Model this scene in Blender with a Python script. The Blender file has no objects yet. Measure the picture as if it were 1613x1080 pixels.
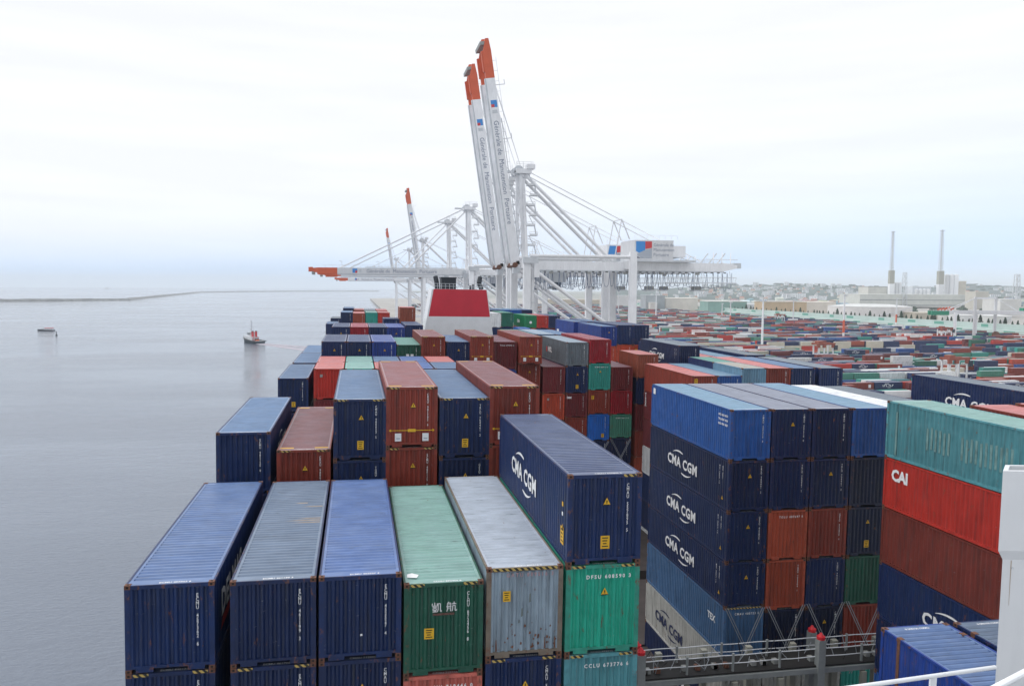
import bpy, math, random
from mathutils import Vector, Matrix
random.seed(7)
S = bpy.context.scene
COL = S.collection
PI = math.pi
CAMZ = 50.0            # camera height above the water
QZ = 5.0               # quay level
HEEL = 0.012           # the moored ship lists slightly towards the quay

# ------------------------------------------------------------------ camera
YAW, PITCH, ROLL, FPX = 0.19282, -0.06747, 0.01702, 1255.3
RY = Matrix.Rotation(HEEL, 3, 'Y')
_f = Vector((math.sin(YAW)*math.cos(PITCH), math.cos(YAW)*math.cos(PITCH), math.sin(PITCH)))
_r = Vector((math.cos(YAW), -math.sin(YAW), 0)); _u = _r.cross(_f)
CF = RY @ _f
CR = RY @ (math.cos(ROLL)*_r + math.sin(ROLL)*_u)
CU = RY @ (-math.sin(ROLL)*_r + math.cos(ROLL)*_u)
cam_data = bpy.data.cameras.new('camera'); cam = bpy.data.objects.new('camera', cam_data); COL.objects.link(cam)
m3 = Matrix((CR, CU, -CF)).transposed()
cam.matrix_world = Matrix.Translation((0, 0, CAMZ)) @ m3.to_4x4()
cam_data.lens = 36*FPX/1613; cam_data.sensor_width = 36; cam_data.clip_start = 0.1; cam_data.clip_end = 90000
S.camera = cam
S.render.resolution_x = 1024; S.render.resolution_y = 685

def at(px, py, D):
    "point at depth D along the view through photo pixel (px,py)"
    return Vector((0, 0, CAMZ)) + (CF + CR*((px-806.5)/FPX) + CU*((540-py)/FPX))*D
def ground(px, py, z=QZ):
    d = CF + CR*((px-806.5)/FPX) + CU*((540-py)/FPX)
    return Vector((0, 0, CAMZ)) + d*((z-CAMZ)/d.z)

# ------------------------------------------------------------------ world: overcast
W = bpy.data.worlds.new('World'); S.world = W; W.use_nodes = True
nt = W.node_tree; nt.nodes.clear()
def N(t, kind, **kw):
    n = t.nodes.new(kind)
    for k, v in kw.items(): setattr(n, k, v)
    return n
out = N(nt, 'ShaderNodeOutputWorld'); bg = N(nt, 'ShaderNodeBackground'); bg.inputs[1].default_value = 1.0
sky = N(nt, 'ShaderNodeTexSky', sky_type='NISHITA', sun_disc=False, sun_elevation=math.radians(52), sun_rotation=math.radians(-60))
skys = N(nt, 'ShaderNodeVectorMath', operation='SCALE'); skys.inputs[3].default_value = 0.1
tc = N(nt, 'ShaderNodeTexCoord'); sep = N(nt, 'ShaderNodeSeparateXYZ')
nt.links.new(tc.outputs['Generated'], sep.inputs[0])
ramp = N(nt, 'ShaderNodeValToRGB'); e = ramp.color_ramp.elements
for i, (p, c) in enumerate([(0.0, (.74, .87, 1.02, 1)), (.018, (.58, .76, 1.02, 1)), (.04, (.72, .82, .99, 1)), (.07, (.83, .87, .94, 1)), (.12, (.88, .895, .93, 1)), (.43, (.86, .87, .905, 1)), (.62, (1.22, 1.24, 1.28, 1)), (1, (1.3, 1.32, 1.36, 1))]):
    el = e[i] if i < 2 else e.new(p)
    el.position = p; el.color = c
xm = N(nt, 'ShaderNodeMath', operation='MULTIPLY_ADD'); xm.inputs[1].default_value = -.75; xm.inputs[2].default_value = .95
nt.links.new(sep.outputs[0], xm.inputs[0])
zm_ = N(nt, 'ShaderNodeMath', operation='MULTIPLY'); nt.links.new(sep.outputs[2], zm_.inputs[0]); nt.links.new(xm.outputs[0], zm_.inputs[1])
nt.links.new(zm_.outputs[0], ramp.inputs[0])
mp = N(nt, 'ShaderNodeMapping'); mp.inputs['Scale'].default_value = (2.2, 2.2, 26)
nt.links.new(tc.outputs['Generated'], mp.inputs[0])
nz = N(nt, 'ShaderNodeTexNoise'); nz.inputs['Scale'].default_value = 1.3; nz.inputs['Detail'].default_value = 5
nt.links.new(mp.outputs[0], nz.inputs[0])
nr = N(nt, 'ShaderNodeMapRange'); nr.inputs[1].default_value = .35; nr.inputs[2].default_value = .65; nr.inputs[3].default_value = .965; nr.inputs[4].default_value = 1.03
nt.links.new(nz.outputs[0], nr.inputs[0])
cl = N(nt, 'ShaderNodeMix', data_type='RGBA', blend_type='MULTIPLY'); cl.inputs[0].default_value = 1
nt.links.new(ramp.outputs[0], cl.inputs[6]); nt.links.new(nr.outputs[0], cl.inputs[7])
mx = N(nt, 'ShaderNodeMix', data_type='RGBA'); mx.inputs[0].default_value = .93
nt.links.new(sky.outputs[0], skys.inputs[0]); nt.links.new(skys.outputs[0], mx.inputs[6]); nt.links.new(cl.outputs[2], mx.inputs[7])
br = N(nt, 'ShaderNodeMapRange'); br.inputs[1].default_value = -.9; br.inputs[2].default_value = .35; br.inputs[3].default_value = .80; br.inputs[4].default_value = 1.0
br.interpolation_type = 'SMOOTHSTEP'
nt.links.new(sep.outputs[1], br.inputs[0])
m2_ = N(nt, 'ShaderNodeMix', data_type='RGBA', blend_type='MULTIPLY'); m2_.inputs[0].default_value = 1
nt.links.new(mx.outputs[2], m2_.inputs[6]); nt.links.new(br.outputs[0], m2_.inputs[7])
nt.links.new(m2_.outputs[2], bg.inputs[0]); nt.links.new(bg.outputs[0], out.inputs[0])

# ------------------------------------------------------------------ sun: weak, soft
sd = bpy.data.lights.new('sun', 'SUN'); sd.energy = 0.9; sd.angle = math.radians(25); sd.color = (1, .97, .93)
sun = bpy.data.objects.new('sun', sd); COL.objects.link(sun)
sdir = Vector((math.sin(math.radians(-60)), math.cos(math.radians(-60)), 0))*math.cos(math.radians(52)) + Vector((0, 0, math.sin(math.radians(52))))
sun.rotation_euler = (-sdir).to_track_quat('-Z', 'Y').to_euler(); sun.location = (0, 0, 300)

try: S.cycles.volume_bounces = 3
except Exception: pass
S.view_settings.view_transform = 'Standard'; S.view_settings.look = 'None'
S.view_settings.exposure = 0.27; S.view_settings.gamma = 1

# ------------------------------------------------------------------ materials
def mat(name, color=(.5, .5, .5), rough=.6, metal=0, noise=.0, nscale=1.0, stretch=(1, 1, 1), bump=0, objcol=False, rust=0, chalk=0, chalkcol=(.55, .6, .66), spec=.5, vcol=False, rustscale=3.0, dark=0, streak=0, dent=0):
    m = bpy.data.materials.new(name); m.use_nodes = True; t = m.node_tree; b = t.nodes['Principled BSDF']
    b.inputs['Roughness'].default_value = rough; b.inputs['Metallic'].default_value = metal
    b.inputs['Specular IOR Level'].default_value = spec
    if objcol:
        oi = N(t, 'ShaderNodeObjectInfo'); src = oi.outputs['Color']
    elif vcol:
        a = N(t, 'ShaderNodeVertexColor', layer_name='Col'); src = a.outputs[0]
    else:
        r = N(t, 'ShaderNodeRGB'); r.outputs[0].default_value = (*color, 1); src = r.outputs[0]
    tcn = N(t, 'ShaderNodeTexCoord'); oi2 = N(t, 'ShaderNodeObjectInfo')
    add = N(t, 'ShaderNodeVectorMath', operation='ADD')
    sc = N(t, 'ShaderNodeMath', operation='MULTIPLY'); sc.inputs[1].default_value = 173.0
    t.links.new(oi2.outputs['Random'], sc.inputs[0]); t.links.new(tcn.outputs['Object'], add.inputs[0]); t.links.new(sc.outputs[0], add.inputs[1])
    def noise_(scale, st, detail=6, rough_=.6):
        mpn = N(t, 'ShaderNodeMapping'); mpn.inputs['Scale'].default_value = st
        t.links.new(add.outputs[0], mpn.inputs[0])
        q = N(t, 'ShaderNodeTexNoise'); q.inputs['Scale'].default_value = scale; q.inputs['Detail'].default_value = detail; q.inputs['Roughness'].default_value = rough_
        t.links.new(mpn.outputs[0], q.inputs[0]); return q.outputs[0]
    def rng(s, a, b_, c, d):
        q = N(t, 'ShaderNodeMapRange'); q.inputs[1].default_value = a; q.inputs[2].default_value = b_; q.inputs[3].default_value = c; q.inputs[4].default_value = d
        t.links.new(s, q.inputs[0]); return q.outputs[0]
    def mixc(fac, a, bcol, mode='MIX'):
        q = N(t, 'ShaderNodeMix', data_type='RGBA', blend_type=mode)
        if isinstance(fac, float): q.inputs[0].default_value = fac
        else: t.links.new(fac, q.inputs[0])
        t.links.new(a, q.inputs[6])
        if isinstance(bcol, tuple): q.inputs[7].default_value = (*bcol, 1)
        else: t.links.new(bcol, q.inputs[7])
        return q.outputs[2]
    if streak:
        src = mixc(1.0, src, rng(oi2.outputs['Random'], 0, 1, .82, 1.16), 'MULTIPLY')
        n6 = noise_(2.2, (3.2, 3.2, .22), 5, .65)
        src = mixc(rng(n6, .50, .74, 0.0, streak), src, (.035, .035, .035))
        n7 = noise_(7.0, (.5, .5, 2.2), 4, .75)
        src = mixc(rng(n7, .66, .73, 0.0, streak*1.1), src, (.33, .35, .37))
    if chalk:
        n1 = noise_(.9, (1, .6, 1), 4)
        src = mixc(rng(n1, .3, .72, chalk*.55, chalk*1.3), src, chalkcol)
    if noise:
        n2 = noise_(nscale, stretch)
        src = mixc(1.0, src, rng(n2, .3, .7, 1-noise, 1+noise), 'MULTIPLY')
    if dark:
        n4 = noise_(2.6, (.35, 3.2, 1), 5, .7)
        src = mixc(rng(n4, .60, .70, 0.0, dark), src, (.06, .075, .08))
    if rust:
        n3 = noise_(rustscale, (1, 1, .55), 9, .72)
        src = mixc(rng(n3, .70-rust*.14, .76-rust*.14, 0, .85), src, (.16, .065, .035))
    t.links.new(src, b.inputs['Base Color'])
    if dent:
        n8 = noise_(1.1, (1, 1, 1), 2, .5); bp = N(t, 'ShaderNodeBump'); bp.inputs['Strength'].default_value = dent; bp.inputs['Distance'].default_value = .12
        t.links.new(n8, bp.inputs['Height']); t.links.new(bp.outputs[0], b.inputs['Normal'])
    if bump:
        n5 = noise_(nscale*2, stretch); bp = N(t, 'ShaderNodeBump'); bp.inputs['Strength'].default_value = bump; bp.inputs['Distance'].default_value = .05
        t.links.new(n5, bp.inputs['Height']); t.links.new(bp.outputs[0], b.inputs['Normal'])
    return m
M = {}
M['paint'] = mat('container_paint', objcol=True, rough=.42, noise=.16, nscale=1.6, stretch=(1, 1, .3), rust=.60, streak=.60, dent=.7)
M['paintf'] = mat('container_frame_paint', objcol=True, rough=.5, noise=.25, nscale=3, rust=.95, rustscale=5)
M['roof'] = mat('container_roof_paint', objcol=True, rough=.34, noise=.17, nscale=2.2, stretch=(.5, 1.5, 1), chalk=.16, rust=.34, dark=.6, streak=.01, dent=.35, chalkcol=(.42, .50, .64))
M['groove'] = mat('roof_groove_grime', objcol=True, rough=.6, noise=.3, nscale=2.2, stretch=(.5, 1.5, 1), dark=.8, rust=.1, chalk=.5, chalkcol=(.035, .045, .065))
M['rusty'] = mat('rusty_casting', (.15, .065, .04), rough=.8, noise=.4, nscale=9)
M['hole'] = mat('casting_hole', (.01, .01, .01), rough=.9)
M['floor'] = mat('under_floor', (.02, .018, .016), rough=.9)
M['white'] = mat('lettering_white', (.80, .81, .82), rough=.5, noise=.08, nscale=6)
M['navytext'] = mat('lettering_navy', (.02, .03, .09), rough=.5)
M['redtext'] = mat('lettering_red', (.50, .03, .03), rough=.5)
M['pinktext'] = mat('lettering_faded', (.42, .27, .29), rough=.6)
M['yellow'] = mat('plate_yellow', (.72, .42, .02), rough=.5)
M['black'] = mat('matt_black', (.012, .012, .012), rough=.7)
M['steelw'] = mat('crane_white', (.82, .83, .85), rough=.5, noise=.07, nscale=.6, stretch=(1, 1, .4), streak=.16, rust=.12, rustscale=.8)
M['steelg'] = mat('crane_grey', (.60, .63, .66), rough=.5, noise=.1, nscale=.6)
M['orange'] = mat('boom_orange', (.66, .115, .045), rough=.5, noise=.08, nscale=.5)
M['bluep'] = mat('logo_blue', (.05, .27, .66), rough=.5)
M['redp'] = mat('logo_red', (.62, .06, .07), rough=.5)
M['greyp'] = mat('logo_grey', (.42, .46, .52), rough=.5)
M['greytext'] = mat('lettering_grey', (.20, .24, .33), rough=.5)
M['shipw'] = mat('ship_white', (.80, .82, .84), rough=.4, noise=.05, nscale=.8, streak=.06, dent=.15)
M['shipg'] = mat('ship_grey', (.30, .31, .30), rough=.6, noise=.2, nscale=2)
M['shipbeige'] = mat('pillar_beige', (.34, .34, .29), rough=.6, noise=.12, nscale=2)
M['funnelred'] = mat('funnel_red', (.56, .018, .04), rough=.45, noise=.08, nscale=.4)
M['exhaust'] = mat('exhaust_black', (.018, .025, .035), rough=.6, noise=.3, nscale=1)
M['hull'] = mat('hull_blue', (.02, .04, .11), rough=.5, noise=.15)
M['deck'] = mat('deck_brown', (.045, .035, .033), rough=.8, noise=.3, nscale=.7)
M['capred'] = mat('cap_red', (.60, .02, .03), rough=.45)
M['galv'] = mat('galvanised_rod', (.33, .35, .38), rough=.45, metal=.4)
M['cable'] = mat('cable_dark', (.06, .065, .07), rough=.6)
M['glass'] = mat('dark_glass', (.04, .06, .08), rough=.1)
M['objp'] = mat('plain_paint', objcol=True, rough=.7, noise=.1, nscale=.08)
M['vcolp'] = mat('stack_paint', vcol=True, rough=.6, noise=.08, nscale=.3)
M['leaf'] = mat('shrub_leaves', (.05, .10, .06), rough=.9, noise=.45, nscale=.8)
M['bark'] = mat('shrub_bark', (.10, .07, .05), rough=.9)
M['rock'] = mat('breakwater_rock', (.22, .22, .21), rough=.95, noise=.5, nscale=.12, bump=.5)
M['hazard'] = bpy.data.materials.new('hazard_stripes'); M['hazard'].use_nodes = True
_t = M['hazard'].node_tree; _w = N(_t, 'ShaderNodeTexWave', wave_type='BANDS', bands_direction='DIAGONAL'); _w.inputs['Scale'].default_value = 3.2
_c = N(_t, 'ShaderNodeTexCoord'); _r2 = N(_t, 'ShaderNodeValToRGB'); _r2.color_ramp.interpolation = 'CONSTANT'
_r2.color_ramp.elements[0].color = (.02, .02, .015, 1); _r2.color_ramp.elements[1].color = (.50, .36, .10, 1); _r2.color_ramp.elements[1].position = .5
_t.links.new(_c.outputs['Object'], _w.inputs[0]); _t.links.new(_w.outputs[0], _r2.inputs[0]); _t.links.new(_r2.outputs[0], _t.nodes['Principled BSDF'].inputs['Base Color'])

# ------------------------------------------------------------------ mesh helpers
class MB:
    def __init__(s): s.v = []; s.f = []; s.m = []; s.mats = []
    def mi(s, m):
        if m not in s.mats: s.mats.append(m)
        return s.mats.index(m)
    def poly(s, pts, m, flip=False):
        i = len(s.v); s.v += [tuple(p) for p in pts]; idx = list(range(i, i+len(pts)))
        s.f.append(idx[::-1] if flip else idx); s.m.append(s.mi(m))
    def box(s, a, b, m):
        x0, y0, z0 = a; x1, y1, z1 = b; i = len(s.v)
        s.v += [(x0, y0, z0), (x1, y0, z0), (x1, y1, z0), (x0, y1, z0), (x0, y0, z1), (x1, y0, z1), (x1, y1, z1), (x0, y1, z1)]
        for q in ((0, 3, 2, 1), (4, 5, 6, 7), (0, 1, 5, 4), (1, 2, 6, 5), (2, 3, 7, 6), (3, 0, 4, 7)):
            s.f.append([i+k for k in q]); s.m.append(s.mi(m))
        return s
    def beam(s, p0, p1, w, h, m, up=(0, 0, 1)):
        p0 = Vector(p0); p1 = Vector(p1); d = (p1-p0).normalized(); up = Vector(up)
        if abs(d.dot(up)) > .98: up = Vector((0, 1, 0))
        a = d.cross(up).normalized()*w/2; b = a.cross(d).normalized()*h/2; i = len(s.v)
        for p in (p0, p1):
            for q in (a+b, -a+b, -a-b, a-b): s.v.append(tuple(p+q))
        for q in ((0, 1, 2, 3), (7, 6, 5, 4), (0, 4, 5, 1), (1, 5, 6, 2), (2, 6, 7, 3), (3, 7, 4, 0)):
            s.f.append([i+k for k in q]); s.m.append(s.mi(m))
        return s
    def tube(s, p0, p1, r, m, n=8, r2=None, caps=True):
        p0 = Vector(p0); p1 = Vector(p1); d = (p1-p0).normalized(); up = Vector((0, 0, 1)) if abs(d.z) < .95 else Vector((0, 1, 0))
        a = d.cross(up).normalized(); b = a.cross(d).normalized(); i = len(s.v); r2 = r if r2 is None else r2
        for p, rr in ((p0, r), (p1, r2)):
            for k in range(n):
                t = 2*PI*k/n; s.v.append(tuple(p+(a*math.cos(t)+b*math.sin(t))*rr))
        for k in range(n):
            s.f.append([i+k, i+n+k, i+n+(k+1) % n, i+(k+1) % n]); s.m.append(s.mi(m))
        if caps:
            s.f.append([i+k for k in range(n)]); s.m.append(s.mi(m)); s.f.append([i+n+k for k in range(n)][::-1]); s.m.append(s.mi(m))
        return s
    def mesh(s, name, smooth=False):
        me = bpy.data.meshes.new(name); me.from_pydata(s.v, [], s.f)
        for m in s.mats: me.materials.append(m)
        me.polygons.foreach_set('material_index', s.m)
        if smooth: me.polygons.foreach_set('use_smooth', [True]*len(s.f))
        me.update(); return me
    def build(s, name, parent=None, smooth=False):
        return link(name, s.mesh(name, smooth), parent)
def link(name, data, parent=None, color=None, loc=None):
    o = bpy.data.objects.new(name, data); COL.objects.link(o)
    if parent: o.parent = parent
    if color: o.color = (*color, 1)
    if loc: o.location = loc
    return o
def tag(o, label, cat, group=None):
    o['label'] = label; o['category'] = cat
    if group: o['group'] = group
    return o
def thing(name, label, cat, loc=(0, 0, 0), rotz=0, group=None):
    o = bpy.data.objects.new(name, None); COL.objects.link(o); o.location = loc; o.rotation_euler = (0, 0, rotz); o.empty_display_size = .2
    return tag(o, label, cat, group)
def struct(name, mb): o = mb.build(name); o['kind'] = 'structure'; return o
_txt = {}
def text_mesh(body, size=1.0, m=None, bold=.02, vertical=False, spacing=1.0, align='LEFT', wide=1.0, height=None, fit=None):
    key = (body, size, m.name, bold, vertical, spacing, align, wide, height, fit)
    if key in _txt: return _txt[key]
    cu = bpy.data.curves.new('lettering', 'FONT')
    cu.body = '\n'.join(body) if vertical else body
    cu.size = size; cu.offset = bold*size; cu.space_character = spacing; cu.align_x = 'CENTER' if vertical else align
    cu.space_line = .78 if vertical else 1; cu.resolution_u = 2; cu.fill_mode = 'FRONT'
    ob = bpy.data.objects.new('tmp', cu); COL.objects.link(ob)
    dg = bpy.context.evaluated_depsgraph_get(); me = bpy.data.meshes.new_from_object(ob.evaluated_get(dg))
    bpy.data.objects.remove(ob); bpy.data.curves.remove(cu)
    if height or wide != 1.0:
        zs = [v.co.y for v in me.vertices]; k = (height/(max(zs)-min(zs))) if height else 1.0
        for v in me.vertices: v.co.x *= wide; v.co.y *= k
    if fit:
        k = fit/max(v.co.x for v in me.vertices)
        for v in me.vertices: v.co.x *= k
    me.materials.clear(); me.materials.append(m); me.name = 'lettering'
    _txt[key] = me; return me
RFRONT = (PI/2, 0, 0)            # text faces -Y, reads along +X
RLEFT = (PI/2, 0, -PI/2)         # text faces -X, reads along -Y
RRIGHT = (PI/2, 0, PI/2)         # text faces +X, reads along +Y
def put_text(me, parent, loc, rot=RFRONT, name='lettering'):
    o = link(name, me, parent); o.location = loc; o.rotation_euler = rot; return o

# ------------------------------------------------------------------ colours
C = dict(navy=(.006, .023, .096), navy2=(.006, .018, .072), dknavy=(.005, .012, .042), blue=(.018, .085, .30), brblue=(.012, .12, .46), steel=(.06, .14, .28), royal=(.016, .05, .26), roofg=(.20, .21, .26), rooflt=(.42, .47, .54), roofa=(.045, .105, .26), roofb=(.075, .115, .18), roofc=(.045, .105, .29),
         rust=(.22, .036, .022), rust2=(.27, .07, .04), rustdk=(.15, .028, .020), maroon=(.15, .020, .024), red=(.44, .030, .020), orange=(.52, .075, .035), crimson=(.30, .010, .020), brick=(.36, .07, .035),
         green=(.018, .14, .095), dkgreen=(.012, .085, .055), brgreen=(.01, .22, .09), teal=(.03, .30, .25), jade=(.015, .34, .23), cyan=(.085, .28, .32), sea=(.06, .24, .17),
         grey=(.28, .36, .43), dkgrey=(.14, .17, .195), white=(.72, .73, .73), offwhite=(.46, .46, .43), cream=(.55, .51, .42), ltblue=(.14, .27, .38), mint=(.19, .37, .31), salmon=(.52, .13, .10), tan=(.42, .38, .30))  # low reefers' white is darkened here to stand for shade from surroundings
CNAME = dict(rustdk='dark rust-brown', roofg='grey', rooflt='pale grey', roofa='blue', roofb='blue-grey', roofc='blue', navy='navy', navy2='dark navy', dknavy='very dark navy', blue='mid-blue', brblue='bright blue', steel='dull steel-blue', royal='royal-blue', rust='rust-brown', rust2='orange-brown', maroon='maroon',
             red='red', orange='orange-red', crimson='crimson', brick='brick-red', green='green', dkgreen='dark green', brgreen='bright green', teal='teal', jade='jade-green', cyan='pale turquoise', sea='sea-green',
             grey='light grey-blue', dkgrey='grey', white='white', offwhite='off-white', cream='cream', ltblue='pale blue', mint='mint-green', salmon='salmon-red', tan='tan')

# ------------------------------------------------------------------ setting: water, quay, land
def sheet(name, pts, z, m):
    b = MB(); b.poly([(x, y, z) for x, y in pts], m); return struct(name, b)
wm = bpy.data.materials.new('harbour_water'); wm.use_nodes = True; t = wm.node_tree; b = t.nodes['Principled BSDF']
b.inputs['Base Color'].default_value = (.115, .14, .185, 1); b.inputs['Roughness'].default_value = .12; b.inputs['IOR'].default_value = 1.5
tcn = N(t, 'ShaderNodeTexCoord')
hs = None
for sc_, st, amp in ((.13, (1, 2.0, 1), 1.0), (.62, (1, 1.9, 1), .85), (.012, (1, 3, 1), 1.6)):
    mpn = N(t, 'ShaderNodeMapping'); mpn.inputs['Scale'].default_value = st; mpn.inputs['Rotation'].default_value = (0, 0, .35)
    q = N(t, 'ShaderNodeTexNoise'); q.inputs['Scale'].default_value = sc_; q.inputs['Detail'].default_value = 6; q.inputs['Roughness'].default_value = .6
    mu = N(t, 'ShaderNodeMath', operation='MULTIPLY'); mu.inputs[1].default_value = amp
    t.links.new(tcn.outputs['Object'], mpn.inputs[0]); t.links.new(mpn.outputs[0], q.inputs[0]); t.links.new(q.outputs[0], mu.inputs[0])
    if hs is None: hs = mu.outputs[0]
    else:
        ad = N(t, 'ShaderNodeMath', operation='ADD'); t.links.new(hs, ad.inputs[0]); t.links.new(mu.outputs[0], ad.inputs[1]); hs = ad.outputs[0]
bp = N(t, 'ShaderNodeBump'); bp.inputs['Strength'].default_value = .30; bp.inputs['Distance'].default_value = 1.2
t.links.new(hs, bp.inputs['Height']); t.links.new(bp.outputs[0], b.inputs['Normal'])
# broad patches of ruffled and smooth water
mpn = N(t, 'ShaderNodeMapping'); mpn.inputs['Scale'].default_value = (.6, 2, 1); q = N(t, 'ShaderNodeTexNoise'); q.inputs['Scale'].default_value = .006; q.inputs['Detail'].default_value = 4
rr = N(t, 'ShaderNodeMapRange'); rr.inputs[1].default_value = .35; rr.inputs[2].default_value = .65; rr.inputs[3].default_value = .02; rr.inputs[4].default_value = .16
t.links.new(tcn.outputs['Object'], mpn.inputs[0]); t.links.new(mpn.outputs[0], q.inputs[0]); t.links.new(q.outputs[0], rr.inputs[0]); t.links.new(rr.outputs[0], b.inputs['Roughness'])
sheet('water', [(-16000, -800), (16000, -800), (16000, 17000), (-16000, 17000)], 0, wm)

QX = 48.4   # quay edge
gm = mat('quay_concrete', (.36, .345, .32), rough=.9, noise=.22, nscale=.02)
gl = mat('land_ground', (.24, .25, .22), rough=.95, noise=.4, nscale=.004)
b = MB()
b.box((QX, -300, -3), (3400, 3100, QZ), gm); struct('quay', b)
b = MB(); b.box((500, 3104, -3), (9000, 9000, 4.2), gl); b.box((3404, -300, -3), (9000, 3100, 4.2), gl); struct('land', b)

# ------------------------------------------------------------------ shipping containers
CW = 2.438
def zig(a, b_, period, depth):
    n = max(1, round((b_-a)/period)); p = (b_-a)/n; o = []
    for k in range(n):
        s0 = a+k*p; o += [(s0, 0), (s0+p*.27, 0), (s0+p*.5, depth), (s0+p*.77, depth)]
    o.append((b_, 0)); return o
_cm = {}
def cont_meshes(L, H):
    k = (L, H)
    if k in _cm: return _cm[k]
    P = M['paint']; b = MB()
    pr = zig(.15, L-.15, .2785, .036)
    for (s0, d0), (s1, d1) in zip(pr, pr[1:]):
        b.poly([(.014+d0, s0, .15), (.014+d0, s0, H-.09), (.014+d1, s1, H-.09), (.014+d1, s1, .15)], P, flip=True)
        b.poly([(CW-.014-d0, s0, .15), (CW-.014-d0, s0, H-.09), (CW-.014-d1, s1, H-.09), (CW-.014-d1, s1, .15)], P)
    pe = zig(.15, CW-.15, .235, .062)
    for (s0, d0), (s1, d1) in zip(pe, pe[1:]):
        b.poly([(s0, .014+d0, .2), (s0, .014+d0, H-.1), (s1, .014+d1, H-.1), (s1, .014+d1, .2)], P)
        b.poly([(s0, L-.014-d0, .2), (s0, L-.014-d0, H-.1), (s1, L-.014-d1, H-.1), (s1, L-.014-d1, .2)], P, flip=True)
    body = b.mesh('body')
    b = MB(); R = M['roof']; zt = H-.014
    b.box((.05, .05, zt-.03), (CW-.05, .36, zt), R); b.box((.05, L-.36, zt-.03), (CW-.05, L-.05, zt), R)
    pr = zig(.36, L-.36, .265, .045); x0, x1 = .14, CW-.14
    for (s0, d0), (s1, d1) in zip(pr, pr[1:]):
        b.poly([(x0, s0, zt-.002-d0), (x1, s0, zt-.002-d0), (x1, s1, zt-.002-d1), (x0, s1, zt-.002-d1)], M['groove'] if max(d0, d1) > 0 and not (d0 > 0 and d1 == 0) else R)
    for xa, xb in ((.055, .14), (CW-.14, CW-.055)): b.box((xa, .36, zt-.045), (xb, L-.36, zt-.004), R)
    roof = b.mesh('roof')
    b = MB(); F = M['paintf']
    for x in (0, CW-.15):
        for y in (0, L-.13): b.box((x, y, .118), (x+.15, y+.13, H-.118), F)
    for x in (0, CW-.06):
        b.box((x+.001, .17, H-.095), (x+.059, L-.17, H-.008), F); b.box((x+.001, .17, .03), (x+.059, L-.17, .165), F)
    for y0, y1 in ((0.001, .055), (L-.055, L-.001)):
        b.box((.16, y0, H-.125), (CW-.16, y1, H-.01), F); b.box((.14, y0, .13), (CW-.14, y1, .215), F)
        for x in (.28, 1.69): b.box((x, y0+.001, .02), (x+.47, y1, .129), F)
    b.box((.06, .06, .10), (CW-.06, L-.06, .148), M['floor'])
    frame = b.mesh('frame')
    b = MB(); b.box((-.003, -.003, 0), (.165, .178, .118), M['rusty'])
    b.box((.05, -.006, .03), (.115, .02, .09), M['hole']); b.box((.05, .05, .09), (.115, .13, .121), M['hole']); b.box((-.006, .05, .03), (.02, .13, .09), M['hole'])
    cast = b.mesh('corner_casting')
    b = MB()
    for x in (0, 1):
        for y in (0, 1):
            for z in (0, 1):
                xx = -.003 if not x else CW-.162; yy = -.003 if not y else L-.175; zz = 0 if not z else H-.118
                b.box((xx, yy, zz), (xx+.165, yy+.178, zz+.118), M['rusty'])
    casts = b.mesh('corner_castings')
    _cm[k] = (body, roof, frame, cast, casts); return _cm[k]
# shared small marks
def _tri(sz=.24):
    b = MB(); b.poly([(-sz/2, 0, 0), (sz/2, 0, 0), (0, 0, sz*.95)], M['yellow'])
    b.poly([(-.014, -.002, .04), (.014, -.002, .04), (.02, -.002, .14), (-.02, -.002, .14)], M['black'])
    for q in (((-sz/2-.02, -.001, -.02), (sz/2+.02, -.001, -.02), (sz/2-.03, -.001, .012), (-sz/2+.03, -.001, .012)),):
        b.poly(q, M['black'])
    return b.mesh('warning_label')
TRI = _tri()
def _plate():
    b = MB(); b.poly([(0, 0, 0), (.3, 0, 0), (.3, 0, .42), (0, 0, .42)], M['yellow'])
    for k, (w0, w1) in enumerate(((.05, .25), (.08, .2), (.06, .22), (.05, .25))):
        z = .06+k*.09; b.poly([(w0, -.002, z), (w1, -.002, z), (w1, -.002, z+.035), (w0, -.002, z+.035)], M['black'])
    return b.mesh('height_plate')
PLATE = _plate()
def _haz(x0, x1):
    b = MB(); b.poly([(x0, 0, 0), (x1, 0, 0), (x1, 0, .085), (x0, 0, .085)], M['hazard']); b.poly([(x0, 0, .086), (x1, 0, .086), (x1, .09, .086), (x0, .09, .086)], M['hazard']); return b.mesh('hazard_stripe')
HAZ = _haz(0, .42); HAZW = _haz(0, 2.05)
def _arrow45():
    b = MB(); Y = M['yellow']
    b.poly([(.22, 0, 0), (2.22, 0, 0), (2.22, 0, .035), (.22, 0, .035)], Y)
    b.poly([(.08, 0, .017), (.24, 0, -.05), (.24, 0, .085)], Y); b.poly([(2.36, 0, .017), (2.2, 0, .085), (2.2, 0, -.05)], Y)
    b.poly([(1.03, -.002, -.055), (1.40, -.002, -.055), (1.40, -.002, .09), (1.03, -.002, .09)], Y)
    return b.mesh('length_arrow')
ARR = _arrow45()
b = MB(); b.poly([(0, 0, 0), (.3, 0, 0), (.3, 0, .38), (0, 0, .38)], M['white']); b.poly([(.06, -.002, .1), (.24, -.002, .1), (.24, -.002, .16), (.06, -.002, .16)], M['greyp']); STICK = b.mesh('sticker')
b = MB(); b.poly([(0, 0, 0), (.62, 0, 0), (.62, .22, 0), (0, .22, 0)], M['yellow']); ROOFMARK = b.mesh('roof_mark')
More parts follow.
